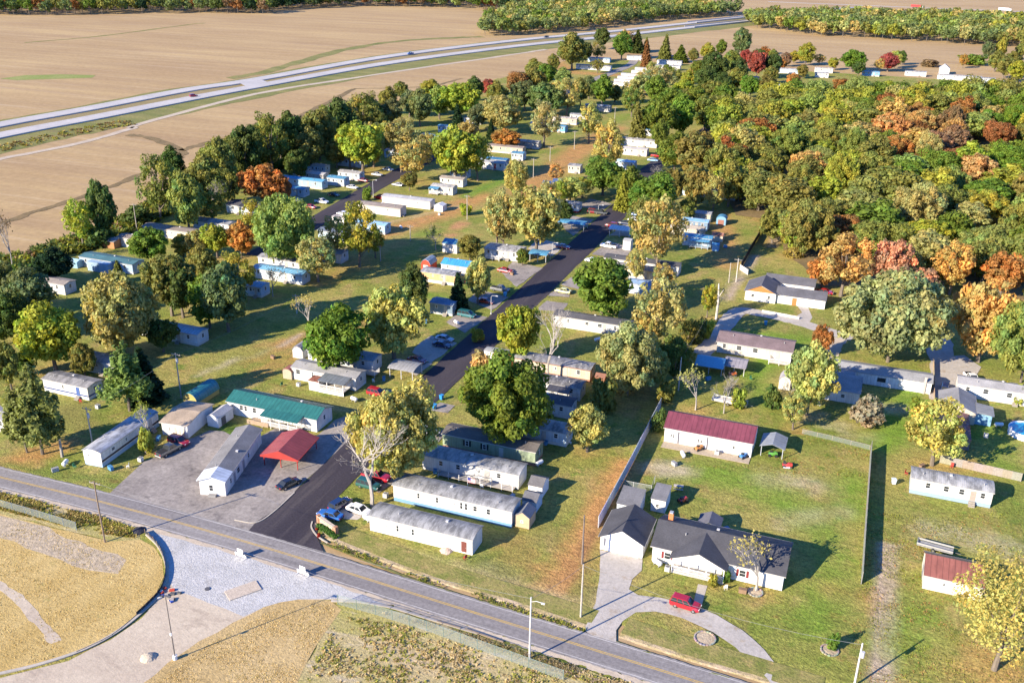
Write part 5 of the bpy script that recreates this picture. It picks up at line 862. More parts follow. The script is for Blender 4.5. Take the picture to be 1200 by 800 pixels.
shed('white shed with dark gable roof at the end of the walkway home', (619, 580), (635, 584), 3.6, 2.3, .9, 'gable', 'x', wall=(.74, .73, .72), rc=(.13, .125, .125)); shed('low blue grey shed with dark roof between two small sheds', (612, 597), (628, 601), 3.2, 2.2, .8, 'gable', 'x', wall=(.40, .52, .62), rc=(.12, .12, .13), dr=('s', .5)); shed('tan playhouse shed with round window behind the blue skirted home', (603, 616), (620, 620), 3.2, 2.2, .9, 'gable', 'y', wall=(.52, .38, .24), rc=(.15, .16, .18), win=[('s', .5, .5, .5)])
# ---------------------------------------------------------------- vehicles
def loft(mb, sts, n_side=1):
    """stations (x, half width bottom, half width top, z bottom, z top): a closed hull"""
    o = len(mb.v)
    for x, wb, wt, zb, zt in sts:
        zm = zb + (zt - zb) * .55; wm = max(wb, wt) * 1.0
        mb.v += [(x, -wb * .92, zb), (x, -wm, zb + (zt - zb) * .25), (x, -wm, zm), (x, -wt * .93, zt), (x, wt * .93, zt), (x, wm, zm), (x, wm, zb + (zt - zb) * .25), (x, wb * .92, zb)]
    for i in range(len(sts) - 1):
        for k in range(8): a = o + i * 8; mb.f.append((a + k, a + (k + 1) % 8, a + 8 + (k + 1) % 8, a + 8 + k))
    mb.f.append(tuple(range(o, o + 8))); mb.f.append(tuple(range(o + (len(sts) - 1) * 8, o + len(sts) * 8))[::-1])
CARS = {}
SPEC = dict(sedan=dict(L=4.8, w=.9, belt=.88, hood=.86, tail=.92, roof=1.42, g=(-1.75, -1.05, .45, 1.15)), suv=dict(L=4.7, w=.93, belt=1.02, hood=1.0, tail=1.08, roof=1.72, g=(-2.2, -1.95, .4, 1.05)),
            van=dict(L=5.0, w=.97, belt=1.05, hood=.98, tail=1.15, roof=1.82, g=(-2.35, -2.2, .7, 1.65)), pickup=dict(L=5.6, w=.98, belt=1.08, hood=1.06, tail=1.1, roof=1.82, g=(-.75, -.5, .65, 1.25)))
def car_meshes(kind):
    if kind in CARS: return CARS[kind]
    s = SPEC[kind]; L, w_ = s['L'], s['w']; h = L / 2; M = {}
    mb = MB(); b0, b1, b2_, b3 = s['g']
    st = [(-h, w_ * .86, w_ * .8, .42, s['tail'] - .14), (-h + .12, w_ * .95, w_ * .9, .3, s['tail'] - .02), (b0, w_, w_ * .95, .24, s['belt'] + .02), (0, w_, w_ * .95, .22, s['belt']), (b3, w_, w_ * .95, .24, s['belt'] - .01), (h - .45, w_ * .97, w_ * .9, .26, s['hood'] - .06), (h - .1, w_ * .9, w_ * .82, .32, s['hood'] - .2), (h, w_ * .8, w_ * .72, .4, s['hood'] - .34)]
    loft(mb, st); M['body'] = mb.fixnormals(mb.mesh('body', 'carpaint'))
    for p in M['body'].polygons: p.use_smooth = False
    mb = MB(); r_ = w_ * .76; bb = w_ * .93; z0, z1 = s['belt'] - .02, s['roof'] - .05
    V = [(b0, -bb, z0), (b3, -bb, z0), (b3, bb, z0), (b0, bb, z0), (b1, -r_, z1), (b2_, -r_, z1), (b2_, r_, z1), (b1, r_, z1)]
    mb.add(V, [(0, 1, 5, 4), (1, 2, 6, 5), (2, 3, 7, 6), (3, 0, 4, 7), (4, 5, 6, 7)]); M['windows'] = mb.fixnormals(mb.mesh('windows', 'glass'))
    mb = MB(); mb.add([(b1 - .06, -r_ - .01, z1), (b2_ + .06, -r_ - .01, z1), (b2_ + .06, r_ + .01, z1), (b1 - .06, r_ + .01, z1), (b1 + .12, -r_ * .88, z1 + .07), (b2_ - .12, -r_ * .88, z1 + .07), (b2_ - .12, r_ * .88, z1 + .07), (b1 + .12, r_ * .88, z1 + .07)], [(0, 1, 5, 4), (1, 2, 6, 5), (2, 3, 7, 6), (3, 0, 4, 7), (4, 5, 6, 7), (3, 2, 1, 0)])
    M['roof'] = mb.fixnormals(mb.mesh('roof', 'carpaint'))
    mb = MB(); mids = [(0, 4), (1, 5), (2, 6), (3, 7)]
    for a, c in mids: mb.tube([V[a], V[c]], .055, 4)
    for sy in (-1, 1):
        k = 2 if kind in ('suv', 'van') else 1
        for i in range(k):
            t = (i + 1) / (k + 1); mb.tube([(b0 + (b3 - b0) * t, sy * bb, z0), (b1 + (b2_ - b1) * t, sy * r_, z1)], .06, 4)
    M['pillars'] = mb.mesh('pillars', 'carpaint')
    mb = MB(); mb.tube([(0, -.11, 0), (0, .11, 0)], .34, 14); M['tyre'] = mb.fixnormals(mb.mesh('tyre', 'rubber'))
    mb = MB(); mb.tube([(0, -.13, 0), (0, .13, 0)], .2, 8); M['rim'] = mb.fixnormals(mb.mesh('rim', 'chrome'))
    if kind == 'pickup':
        mb = MB(); mb.box((-1.78, 0, 1.10), (1.75, 1.5, .04)); M['bed'] = mb.mesh('bed', 'rubber')
    CARS[kind] = M; return M
CW = {'white': (.75, .75, .74), 'black': (.012, .013, .016), 'navy': (.015, .03, .09), 'blue': (.025, .12, .38), 'red': (.36, .012, .02), 'maroon': (.2, .01, .025), 'silver': (.45, .46, .48), 'green': (.02, .09, .075), 'grey': (.14, .15, .16), 'orange red': (.5, .06, .02), 'pale yellow': (.62, .6, .22), 'teal': (.02, .12, .13), 'dark grey': (.05, .055, .06), 'light blue': (.3, .5, .7)}
def car(kind, col, px, py, hd, label=None, z=0.03, group=None):
    p = g(px, py); M = car_meshes(kind); s = SPEC[kind]; nm = dict(sedan='parked_car', suv='parked_car', van='parked_van', pickup='pickup_truck')[kind]
    word = dict(sedan='car', suv='sport utility vehicle', van='van', pickup='pickup truck')[kind]
    root = thing(nm, label or f'{col} {word} parked beside {near(p.x, p.y)}', 'pickup' if kind == 'pickup' else ('van' if kind == 'van' else 'car'), (p.x, p.y, z), math.radians(hd), group)
    c = CW[col]; link('body', M['body'], root, c); cab = link('cab_windows', M['windows'], root); link('roof', M['roof'], root, c); link('pillars', M['pillars'], root, c)
    if 'bed' in M: link('bed', M['bed'], root)
    for x in (-s['L'] * .29, s['L'] * .31):
        for y in (-1, 1):
            t = link('wheel', M['tyre'], root, None, (x, y * (s['w'] - .12), .34)); link('rim', M['rim'], t)
    for y in (-.62, .62):
        pbox('headlight', root, (s['L'] / 2 - .1, y * s['w'], s['hood'] - .28), (.16, .32, .14), (.8, .8, .78)); pbox('tail_light', root, (-s['L'] / 2 + .03, y * 1.1 * s['w'], s['tail'] - .25), (.1, .26, .22), (.4, .01, .01))
    pbox('bumper', root, (s['L'] / 2 - .02, 0, .42), (.12, s['w'] * 1.5, .16), (.05, .05, .055), 'plain')
    pbox('bumper', root, (-s['L'] / 2 + .0, 0, .45), (.12, s['w'] * 1.6, .18), (.4, .4, .4) if kind == 'pickup' else (.05, .05, .055), 'plain')
    return root
car('suv', 'red', 803, 711, -6, 'bright red sport utility vehicle on the gravel driveway by the ranch house')
car('sedan', 'black', 339, 569, 68, 'black car parked alone near the red carport')
car('sedan', 'blue', 387, 606, 178, 'bright blue car parked beside the brick entrance sign'); car('suv', 'navy', 399, 594, 75, 'dark navy sport utility vehicle parked close to the street kerb at the entrance'); car('sedan', 'white', 421, 600, -8, 'white car parked at the end of the plain white home')
car('suv', 'green', 432, 571, -4); car('pickup', 'red', 441, 561, 0); car('pickup', 'dark grey', 199, 530, 80, 'dark pickup truck with silver tailgate in front of the tan roofed garage'); car('suv', 'red', 210, 520, -6, 'dark red sport utility vehicle against the tan roofed garage')
car('sedan', 'silver', 502, 508, -8); car('suv', 'red', 442, 463, -3); car('sedan', 'maroon', 489, 424, -4); car('sedan', 'navy', 518, 406, -4); car('sedan', 'silver', 521, 399, -4); car('van', 'teal', 547, 371, -4); car('sedan', 'orange red', 569, 355, -2); car('pickup', 'grey', 586, 341, -3)
car('sedan', 'red', 592, 319, -4); car('pickup', 'white', 713, 290, 176); car('suv', 'maroon', 717, 266, 180); car('sedan', 'navy', 732, 263, 178); car('sedan', 'white', 743, 259, 175); car('sedan', 'blue', 745, 253, 175); car('suv', 'maroon', 696, 250, 0); car('suv', 'dark grey', 704, 251, 0)
car('sedan', 'white', 694, 307, 176); car('sedan', 'pale yellow', 660, 343, 174); car('pickup', 'white', 377, 238, -5); car('sedan', 'black', 391, 230, -5); car('sedan', 'white', 413, 221, -5); car('sedan', 'maroon', 426, 213, -5); car('sedan', 'silver', 442, 206, -5); car('sedan', 'white', 455, 200, -5)
car('suv', 'red', 445, 233, 175); car('sedan', 'white', 402, 252, 175); car('sedan', 'red', 364, 244, -5); car('sedan', 'silver', 466, 218, 175); car('pickup', 'white', 1138, 446, -70); car('suv', 'navy', 1107, 457, 85); car('sedan', 'red', 966, 344, 0); car('pickup', 'red', 770, 184, 0); car('sedan', 'light blue', 765, 189, 0); car('sedan', 'navy', 255, 273, -5); car('sedan', 'white', 734, 200, 0); car('sedan', 'maroon', 660, 291, -5)
a = HL[1] - HL[0]; hdh = math.degrees(math.atan2(a.y, a.x)) 
car('suv', 'red', 227, 114.5, 58, 'red car driving on the highway carriageway closer to the homes', .52); car('pickup', 'blue', 481, 64.5, 240, 'blue pickup truck driving on the highway carriageway by the big field', .52); car('van', 'dark grey', 640, 45, 240, 'dark van driving on the highway past the wooded clump', .52); car('van', 'navy', 700, 40, 240, 'navy van driving on the highway near the bridge', .52)
def lorry(px, py, c, label):
    p = g(px, py); r_ = thing('lorry', label, 'lorry', (p.x, p.y, -.15), math.radians(-14)); pbox('trailer', r_, (-2, 0, 2.4), (13, 2.6, 2.9), c); pbox('cab', r_, (6, 0, 1.8), (2.6, 2.4, 2.6), (.5, .5, .5)); pbox('windscreen', r_, (7.32, 0, 2.3), (.06, 2.1, .9), (1, 1, 1), 'glass')
    M = car_meshes('van')
    for x in (-7, -5.8, 3.2, 6.2):
        for y in (-1.1, 1.1): t = link('wheel', M['tyre'], r_, None, (x, y, .5), 0, (1.4, 1.6, 1.4)); link('rim', M['rim'], t)
ribbon('far_road', smooth(W([(900, 2), (1000, 6), (1075, 9), (1180, 13), (1300, 18)])), -4, 4, -.15, 'highway_concrete')
lorry(1075, 9.3, (.4, .03, .03), 'red lorry on the distant road past the woods'); lorry(1178, 13, (.75, .75, .75), 'white lorry on the distant road past the woods')
# ---------------------------------------------------------------- poles, wires, fences, small things
POLES = {}
def pole(key, px, py, hpx, label, arm=True, lamp=False, trans=False, c=(.42, .38, .33), r0=.16):
    p = g(px, py); h = hpx / vpm(p); root = thing('utility_pole', label, 'utility pole', (p.x, p.y, 0)); mb = MB(); mb.tube([(0, 0, -.3), (0, 0, h * .5), (.02, 0, h)], [r0, r0 * .85, r0 * .65], 8); part(mb, 'shaft', 'wood', root, c)
    if arm:
        pbox('crossarm', root, (0, .12, h - .5), (2.2, .1, .13), (.3, .26, .22), 'wood')
        for x in (-1, -.4, .4, 1): pcyl('insulator', root, (x, .12, h - .43), .05, .2, (.3, .3, .32), n=6)
    if trans: pcyl('transformer', root, (.3, -.1, h - 2.2), .26, .9, (.45, .46, .47))
    if lamp:
        mb = MB(); mb.tube([(0, 0, h - .8), (.9, -.3, h - .2), (1.8, -.5, h - .1)], .05, 5); part(mb, 'bracket', 'paint', root, (.5, .5, .5)); pbox('lamp_head', root, (1.95, -.55, h - .12), (.5, .25, .14), (.6, .6, .6))
    POLES[key] = (p, h); return root
pole('a', 123, 635, 70, 'brown utility pole with crossarm at the corner of the straw field', c=(.24, .18, .13)); pole('b', 620.5, 772, 67, 'pale utility pole standing in weeds across from the driveway', False, True, c=(.55, .53, .5)); pole('c', 680.5, 722.5, 58, 'weathered utility pole beside the roadside ditch at the gravel driveway', False, False)
pole('d', 682, 660, 54, 'dark utility pole in the rusty grass of the swale', False, False, c=(.2, .16, .13)); pole('e', 1001, 803, 48, 'pale utility pole in the lawn beside the worn track', False, False, True, c=(.6, .58, .55)); pole('f', 108.7, 521, 44, 'grey utility pole beside the navy striped home', True, False, True)
pole('h', 212.5, 466, 52, 'utility pole with transformer beside the teal arched shed', True, False, True); pole('i', 348, 367, 22, 'utility pole beside the small tan tree', True, c=(.5, .48, .45)); pole('j', 161, 272, 33, 'tall utility pole with crossarm at the field edge')
for i, (x, y, h) in enumerate([(547.5, 257, 28), (481, 282, 18), (446, 306, 18), (439, 290, 20), (625, 208, 22), (644.5, 189, 17), (673, 175, 21), (698, 156, 15), (720, 146, 20)]): pole('k%d' % i, x, y, h, 'wooden utility pole in the line along the mown strip')['group'] = 'poles along the mown strip'
pole('l', 862.5, 330, 27, 'pale utility pole beside the black board fence', True, c=(.55, .52, .48)); pole('m', 854, 331, 23, 'thin utility pole near the dead trunk', False); pole('n', 795, 457, 38, 'pale pole with white box near the burgundy roofed workshop', False, c=(.55, .53, .5)); pole('o', 1126, 620, 3, 'short stake in the lawn', False, c=(.5, .4, .3), r0=.05)
def wire(k0, k1, label, sag=1.0, n=(0,), dz=.25):
    (a, ha), (b2, hb) = POLES[k0], POLES[k1]; mb = MB()
    for off in n:
        pts = [(a.x + (b2.x - a.x) * t + off, a.y + (b2.y - a.y) * t, ha + (hb - ha) * t - dz - sag * 4 * t * (1 - t)) for t in [i / 10 for i in range(11)]]; mb.tube(pts, .022, 3, False)
    o = part(mb, 'power_line', 'plain', None, (.22, .22, .22)); tag(o, label, 'power line')
wire('a', 'b', 'power line crossing the gravel entrance between two roadside poles', 1.5); wire('b', 'c', 'short power line crossing the county road', .4); wire('c', 'd', 'short power line in the rusty grass between two poles', .3); wire('c', 'e', 'power line over the front lawn of the ranch house', 1.6); wire('f', 'h', 'power line above the lawn by the pines', .8); wire('k1', 'k0', 'power line between two poles in the mown strip', .6); wire('k0', 'k4', 'power line along the middle of the mown strip', .8); wire('k4', 'k6', 'power line along the upper mown strip', .6); wire('k6', 'k8', 'power line at the head of the mown strip', .6); wire('k2', 'k1', 'power line at the lower end of the mown strip', .5); wire('h', 'i', 'power line over the dry lawn above the teal home', 1.2); wire('l', 'n', 'power line past the mauve roofed house', 1.2)
def street_lamp(px, py, hpx, label, hd=0):
    p = g(px, py); h = hpx / vpm(p); r_ = thing('street_lamp', label, 'street lamp', (p.x, p.y, 0), hd); mb = MB(); mb.tube([(0, 0, -.1), (0, 0, h - .5), (.2, 0, h - .1), (1.4, 0, h)], [.09, .07, .05, .04], 6); part(mb, 'post', 'paint', r_, (.5, .5, .5)); pbox('lamp_head', r_, (1.6, 0, h), (.6, .26, .14), (.65, .65, .65)); pcyl('base', r_, (0, 0, 0), .2, .35, (.5, .5, .5))
for x, y, h, l in [(575.5, 368, 22, 'curved street lamp beside the teal van on the park street'), (647, 299, 15, 'curved street lamp near the blue carport with white end'), (437.5, 231, 20, 'street lamp on the side street by the tan home'), (701, 251, 11, 'curved street lamp near the white home with red skirting')]: street_lamp(x, y, h, l)
p = g(205.5, 772); h = 70 / vpm(p); r_ = thing('light_pole', 'slim dark light pole on a concrete footing beside the straw mound', 'light pole', (p.x, p.y, 0)); pcyl('footing', r_, (0, 0, 0), .32, .7, (.7, .69, .67)); mb = MB(); mb.tube([(0, 0, .6), (0, 0, h)], [.1, .06], 8); part(mb, 'post', 'paint', r_, (.16, .14, .13)); pbox('lamp_head', r_, (.3, .1, h), (.9, .35, .12), (.14, .13, .12)); pbox('control_box', r_, (.1, -.2, h * .42), (.25, .15, .4), (.7, .7, .7))
p = g(73, 535); r_ = thing('dead_trunk', 'snapped dead trunk standing beside the pines', 'dead tree', (p.x, p.y, 0)); mb = MB(); mb.tube([(0, 0, -.2), (.1, 0, 2), (0, .1, 4.6)], [.3, .26, .16], 7); mb.tube([(.05, 0, 3), (.5, .1, 4.2)], [.12, .05], 5); part(mb, 'trunk', 'bark', r_, (.3, .27, .24))
p = g(839, 374); r_ = thing('dead_trunk', 'pale topped dead trunk beside the lane to the bungalow', 'dead tree', (p.x, p.y, 0)); mb = MB(); mb.tube([(0, 0, -.2), (.1, 0, 5), (-.2, .1, 10)], [.35, .28, .16], 7); mb.tube([(0, 0, 6), (1.2, .1, 8.5)], [.14, .05], 5); mb.tube([(0, 0, 7), (-1.1, .3, 9)], [.12, .05], 5); part(mb, 'trunk', 'bark', r_, (.5, .46, .42))
# fences: every panel a part
def fence(name, label, px, h, c, mat='ribbed', pl=2.4, pc=None, th=.06, post=.1, gap=.05, ph=None, rail=None, jig=.0, world=None):
    line = world or W(px); a = line[0]; r_ = thing(name, label, 'fence', (a.x, a.y, 0)); ppos = []
    for p, q in zip(line[:-1], line[1:]):
        n = max(1, round((q - p).length / pl)); rz = math.atan2(q.y - p.y, q.x - p.x)
        for i in range(n):
            m_ = p.lerp(q, (i + .5) / n) - a; ln = (q - p).length / n
            hh = h * (1 + random.uniform(-jig, jig)); cc = tuple(v * random.uniform(.88, 1.1) for v in c)
            pbox('panel', r_, (m_.x, m_.y, gap + hh / 2), (ln - .04, th, hh), cc, mat, rz + random.uniform(-1, 1) * jig * .3)
            ppos.append(p.lerp(q, i / n) - a)
    ppos.append(line[-1] - a)
    for p in ppos: pbox('post', r_, (p.x, p.y, (ph or h + .12) / 2), (post, post, ph or h + .12), pc or c)
    if rail:
        mb = MB(); mb.tube([(p.x, p.y, rail) for p in ppos], .03, 4, False); part(mb, 'top_rail', 'paint', r_, pc or c)
    return r_
fence('metal_fence', 'tall grey metal panel fence between the rusty swale and the workshop yard', [(774, 478), (740, 545), (701, 618)], 2.3, (.44, .47, .52), th=.1); ANCH.append((*g(735, 555).to_2d(), 'the tall metal fence'))
fence('metal_fence', 'tall straight metal fence casting a broad shadow across the lawn', [(1020, 529), (1013, 625), (1009, 684)], 2.3, (.26, .25, .24), th=.08)
fence('board_fence', 'black board fence running from the trees towards the bungalow', [(899, 262), (882, 290), (868, 315)], 2.0, (.05, .045, .045), 'wood'); fence('board_fence', 'short white fence panel at the end of the black board fence', [(867, 316), (876, 322)], 1.6, (.7, .69, .67), 'wood')
fence('picket_fence', 'weathered grey picket fence behind the white home alone on the lawn', [(1101, 542), (1140, 551), (1196, 564)], 1.7, (.30, .26, .22), 'wood', 1.8, jig=.05)
fence('board_fence', 'thin brown fence along the gravel lane beside the three block house', [(1093.5, 424), (1094.5, 482)], 1.2, (.40, .31, .22), 'wood')
fence('rail_fence', 'low white rail fence in front of the bungalow', [(893, 366), (936, 374)], .7, (.6, .58, .55), 'paint', 1.6)
fence('chain_link_fence', 'chain link fence edging the straw field beside the road bank', [(0, 594), (45, 607), (90, 621)], 1.5, (.3, .36, .4), 'chainlink', 3, (.16, .2, .23), .02, .07, .05, 1.7, 1.6)
fence('chain_link_fence', 'green tinted chain link fence through the roadside weeds', [(396, 708), (440, 720), (500, 739), (580, 768), (660, 797)], 1.7, (.2, .35, .3), 'chainlink', 3, (.14, .2, .18), .02, .07, .05, 1.9, 1.8)
fence('chain_link_fence', 'low wire fence line between workshop lawn and three block house', [(940, 508), (975, 516), (1019, 527)], 1.0, (.3, .28, .24), 'chainlink', 3, (.35, .3, .25), .02, .07, .05, 1.1, 1.05)
fence('chain_link_fence', 'small dog pen of wire mesh beside the blue sided shed', [(727, 570), (742, 573), (763, 577), (767, 566)], 1.5, (.4, .4, .4), 'chainlink', 2.5, (.5, .5, .5), .02, .06, .05, 1.6, 1.5)
fence('silt_fence', 'dark fabric silt fence curving along the kerb of the site entrance', None, .62, (.03, .035, .045), 'plain', 1.1, (.35, .25, .15), .03, .05, .0, .8, world=smooth(W([(170, 624), (184, 638), (192.5, 656), (194, 674), (188, 692), (176, 706), (160, 721)]), 3))
fence('silt_fence', 'dark fabric silt fence along the lower kerb by the straw field', None, .2, (.05, .05, .06), 'plain', 1.4, (.3, .22, .14), .03, .04, .0, .3, world=smooth(W([(160, 721), (130, 745), (90, 764)]), 3))
# timber edging and debris by the lower kerb
for i, (x0, y0, x1, y1) in enumerate([(512, 728, 540, 736), (545, 737, 590, 752)]):
    a, b2 = g(x0, y0), g(x1, y1); o = pbox('timber_beam', None, ((a.x + b2.x) / 2, (a.y + b2.y) / 2, .1), ((b2 - a).length, .25, .2), (.35, .27, .19), 'wood', math.atan2(b2.y - a.y, b2.x - a.x)); tag(o, 'timber beam lying along the weedy bank of the county road', 'timber', 'timber beams on the road bank')
# barricades
for x, y in ((282, 653), (355, 673.5)):
    p = g(x, y); r_ = thing('road_barricade', 'white panelled road barricade standing at the edge of the gravel entrance', 'barricade', (p.x, p.y, 0), math.radians(-8), 'road barricades at the site entrance')
    pbox('sign_panel', r_, (0, 0, 1.1), (1.15, .05, 1.15), (.85, .85, .84))
    for z in (.35, .62): pbox('rail', r_, (0, .04, z), (2.4, .04, .2), (.8, .8, .78))
    for s in (-1, 1):
        pbox('leg', r_, (s * 1.0, 0, .45), (.07, .07, .9), (.7, .7, .68)); pbox('foot', r_, (s * 1.0, 0, .03), (.1, 1.1, .06), (.5, .5, .5))
p = g(285, 692); tag(pbox('plywood_sheet', None, (p.x, p.y, .09), (2.6, 5.0, .14), (.50, .42, .33), 'wood', math.radians(-35)), 'tan plywood sheet lying on the white gravel', 'board')
p = g(243, 690); tag(part((lambda m_: (m_.tube([(0, 0, 0), (0, 0, .12), (0, 0, .13)], [.45, .42, .1], 12), m_)[1])(MB()), 'manhole_cover', 'plain', None, (.1, .1, .11), (p.x, p.y, .01)), 'dark round manhole cover in the white gravel', 'manhole')
def mound(px, py, r, h, c, label, mat='clods', name='soil_mound', cat='mound'):
    p = g(px, py); mb = MB(); n = 18; rings = [(1, -.03), (.8, .35), (.5, .75), (.2, .97)]
    vs = [((r * q * (1 + random.uniform(-.12, .12))) * math.cos(2 * math.pi * k / n), (r * q * (1 + random.uniform(-.12, .12))) * math.sin(2 * math.pi * k / n), h * z + (random.uniform(-.04, .04) * h if q < 1 else 0)) for q, z in rings for k in range(n)] + [(0, 0, h)]
    fs = [(i * n + k, i * n + (k + 1) % n, (i + 1) * n + (k + 1) % n, (i + 1) * n + k) for i in range(3) for k in range(n)] + [(3 * n + k, 3 * n + (k + 1) % n, 4 * n) for k in range(n)]
    mb.add(vs, fs); o = part(mb, name, mat, None, c, (p.x, p.y, 0)); tag(o, label, cat); return o
mound(174, 770, 1.2, .5, (1, 1, 1), 'small heap of soil on the dirt entrance road', 'packed_dirt'); mound(523, 645, 1.1, .5, (.5, .38, .3), 'small stone ring heap on the lawn by the plain white home', 'plain', 'stone_heap'); mound(162, 622, 1.3, .5, (.04, .04, .05), 'black tarp heap at the corner of the road and silt fence', 'plain', 'tarp_heap')
for px, py, r, l in [(197, 697, .5, 'clutter of tools and bags beside the silt fence'), ]:
    p = g(px, py); r_ = thing('tool_pile', l, 'pile', (p.x, p.y, 0))
    for i in range(14): pbox('item', r_, (random.uniform(-1.6, 1.6), random.uniform(-1.2, 1.2), .16), (random.uniform(.3, .8), random.uniform(.2, .5), random.uniform(.2, .4)), random.choice([(.03, .08, .35), (.4, .35, .3), (.1, .1, .1), (.5, .08, .05), (.6, .6, .55)]), 'plain', random.uniform(0, 3))
# entrance sign with its planting bed
p = g(384, 621); rz = math.radians(-62) + math.radians(0); a, b2 = g(374, 612), g(394, 626); rz = math.atan2(b2.y - a.y, b2.x - a.x); LN = (b2 - a).length
r_ = thing('entrance_sign', 'low brick entrance sign wall in a planted bed beside the park street', 'sign', ((a.x + b2.x) / 2, (a.y + b2.y) / 2, 0), rz); ANCH.append((p.x, p.y, 'the brick entrance sign'))
pbox('brick_wall', r_, (0, 0, .65), (LN, .45, 1.3), (.40, .22, .13), 'wood'); pbox('cap', r_, (0, 0, 1.36), (LN + .15, .6, .12), (.5, .42, .33), 'plain'); pbox('name_panel', r_, (0, -.25, .75), (LN * .7, .05, .7), (.55, .45, .34))
for s in (-1, 1): pbox('pillar', r_, (s * LN / 2, 0, .8), (.6, .6, 1.6), (.38, .2, .12), 'wood')
bed = [g(x, y).to_2d() for x, y in ((369, 613), (374, 620), (383, 628), (394, 634), (399, 630), (385, 622), (376, 612))]
sheet('planting_bed', None, .024, 'clods', world=bed)
for i in range(6):
    t = (i + .5) / 6; q = g(372.5 + 22 * t, 617 + 14.5 * t); s = PROTO['S'][i % 2]; b_ = thing('bush', 'small clipped round bush in the bed of the entrance sign', 'bush', (q.x, q.y, 0), i, 'bushes of the entrance sign'); b_.scale = (.42, .42, .42); link('crown', s[1], b_, (.08, .17, .03)); link('trunk', s[0], b_, (.15, .12, .1))
for i in range(8):
    q = g(369 + 22 * random.random() ** .7, 614 + 18 * random.random()); o = link('flower_clump', PROTO['S'][0][1], None, (.45, .04, .02), (q.x, q.y, 0), i, (.2, .2, .16)); tag(o, 'red flower clump in the bed of the entrance sign', 'flowers', 'flowers of the entrance sign')
# pool
p = g(1203, 509); r_ = thing('swimming_pool', 'round above ground swimming pool with blue water and white wall', 'pool', (p.x, p.y, 0)); mb = MB(); mb.tube([(0, 0, 0), (0, 0, 1.2)], 3.6, 28, False); mb.tube([(0, 0, 1.2), (0, 0, 0)], 3.5, 28, False); part(mb, 'pool_wall', 'paint', r_, (.72, .74, .76)); mb = MB(); mb.add([(3.52 * math.cos(2 * math.pi * k / 28), 3.52 * math.sin(2 * math.pi * k / 28), 1.02) for k in range(28)], [tuple(range(28))]); part(mb, 'water_surface', 'water', r_)
mb = MB(); mb.tube([(3.6 * math.cos(2 * math.pi * k / 28), 3.6 * math.sin(2 * math.pi * k / 28), 1.24) for k in range(29)], .1, 5, False); part(mb, 'rim', 'paint', r_, (.8, .8, .8)); ANCH.append((p.x, p.y, 'the round swimming pool'))
pbox('ladder', r_, (-3.4, -1.3, .9), (.5, .5, 1.8), (.7, .7, .7))
# flag on the walkway home
p = g(548, 577); r_ = thing('flag_pole', 'short flag pole with a striped flag on the grey walkway', 'flag', (p.x, p.y, 0)); pcyl('pole', r_, (0, 0, 0), .04, 3.6, (.7, .7, .7), n=6)
fl = bpy.data.objects.new('flag', None); COL.objects.link(fl); fl.parent = r_; fl.location = (.05, -.05, 2.3)
for i in range(13): pbox('stripe', fl, (.75, 0, i * .075), (1.45, .02, .074), (.5, .03, .05) if i % 2 == 0 else (.8, .8, .8))
pbox('canton', fl, (.32, 0, .71), (.6, .03, .5), (.03, .05, .25))
# bins
def bin_(px, py, c, label, s=1):
    p = g(px, py); r_ = thing('wheeled_bin', label, 'bin', (p.x, p.y, .02), random.uniform(-.4, .4)); mb = MB(); mb.add([(-.28, -.3, .08), (.28, -.3, .08), (.28, .3, .08), (-.28, .3, .08), (-.36, -.4, 1.05), (.36, -.4, 1.05), (.36, .4, 1.05), (-.36, .4, 1.05)], [(3, 2, 1, 0), (4, 5, 6, 7), (0, 1, 5, 4), (1, 2, 6, 5), (2, 3, 7, 6), (3, 0, 4, 7)]); part(mb, 'body', 'paint', r_, c); pbox('lid', r_, (0, .02, 1.09), (.8, .9, .08), c)
    M = car_meshes('sedan')
    for s_ in (-1, 1): link('wheel', M['tyre'], r_, None, (s_ * .33, .33, .15), math.pi / 2, (.44, .35, .44))
bin_(517.5, 468, (.03, .25, .55), 'bright blue wheeled bin on the kerb by the pickup drive'); bin_(509.5, 479, (.03, .25, .55), 'bright blue wheeled bin standing in kerbside grass'); bin_(592, 347, (.1, .4, .6), 'light blue wheeled bin beside the grey pickup'); bin_(897, 381, (.03, .25, .5), 'blue wheeled bin on the grass by the lane'); bin_(1047, 567, (.55, .62, .68), 'pale barrel bin on the lawn by the white home')
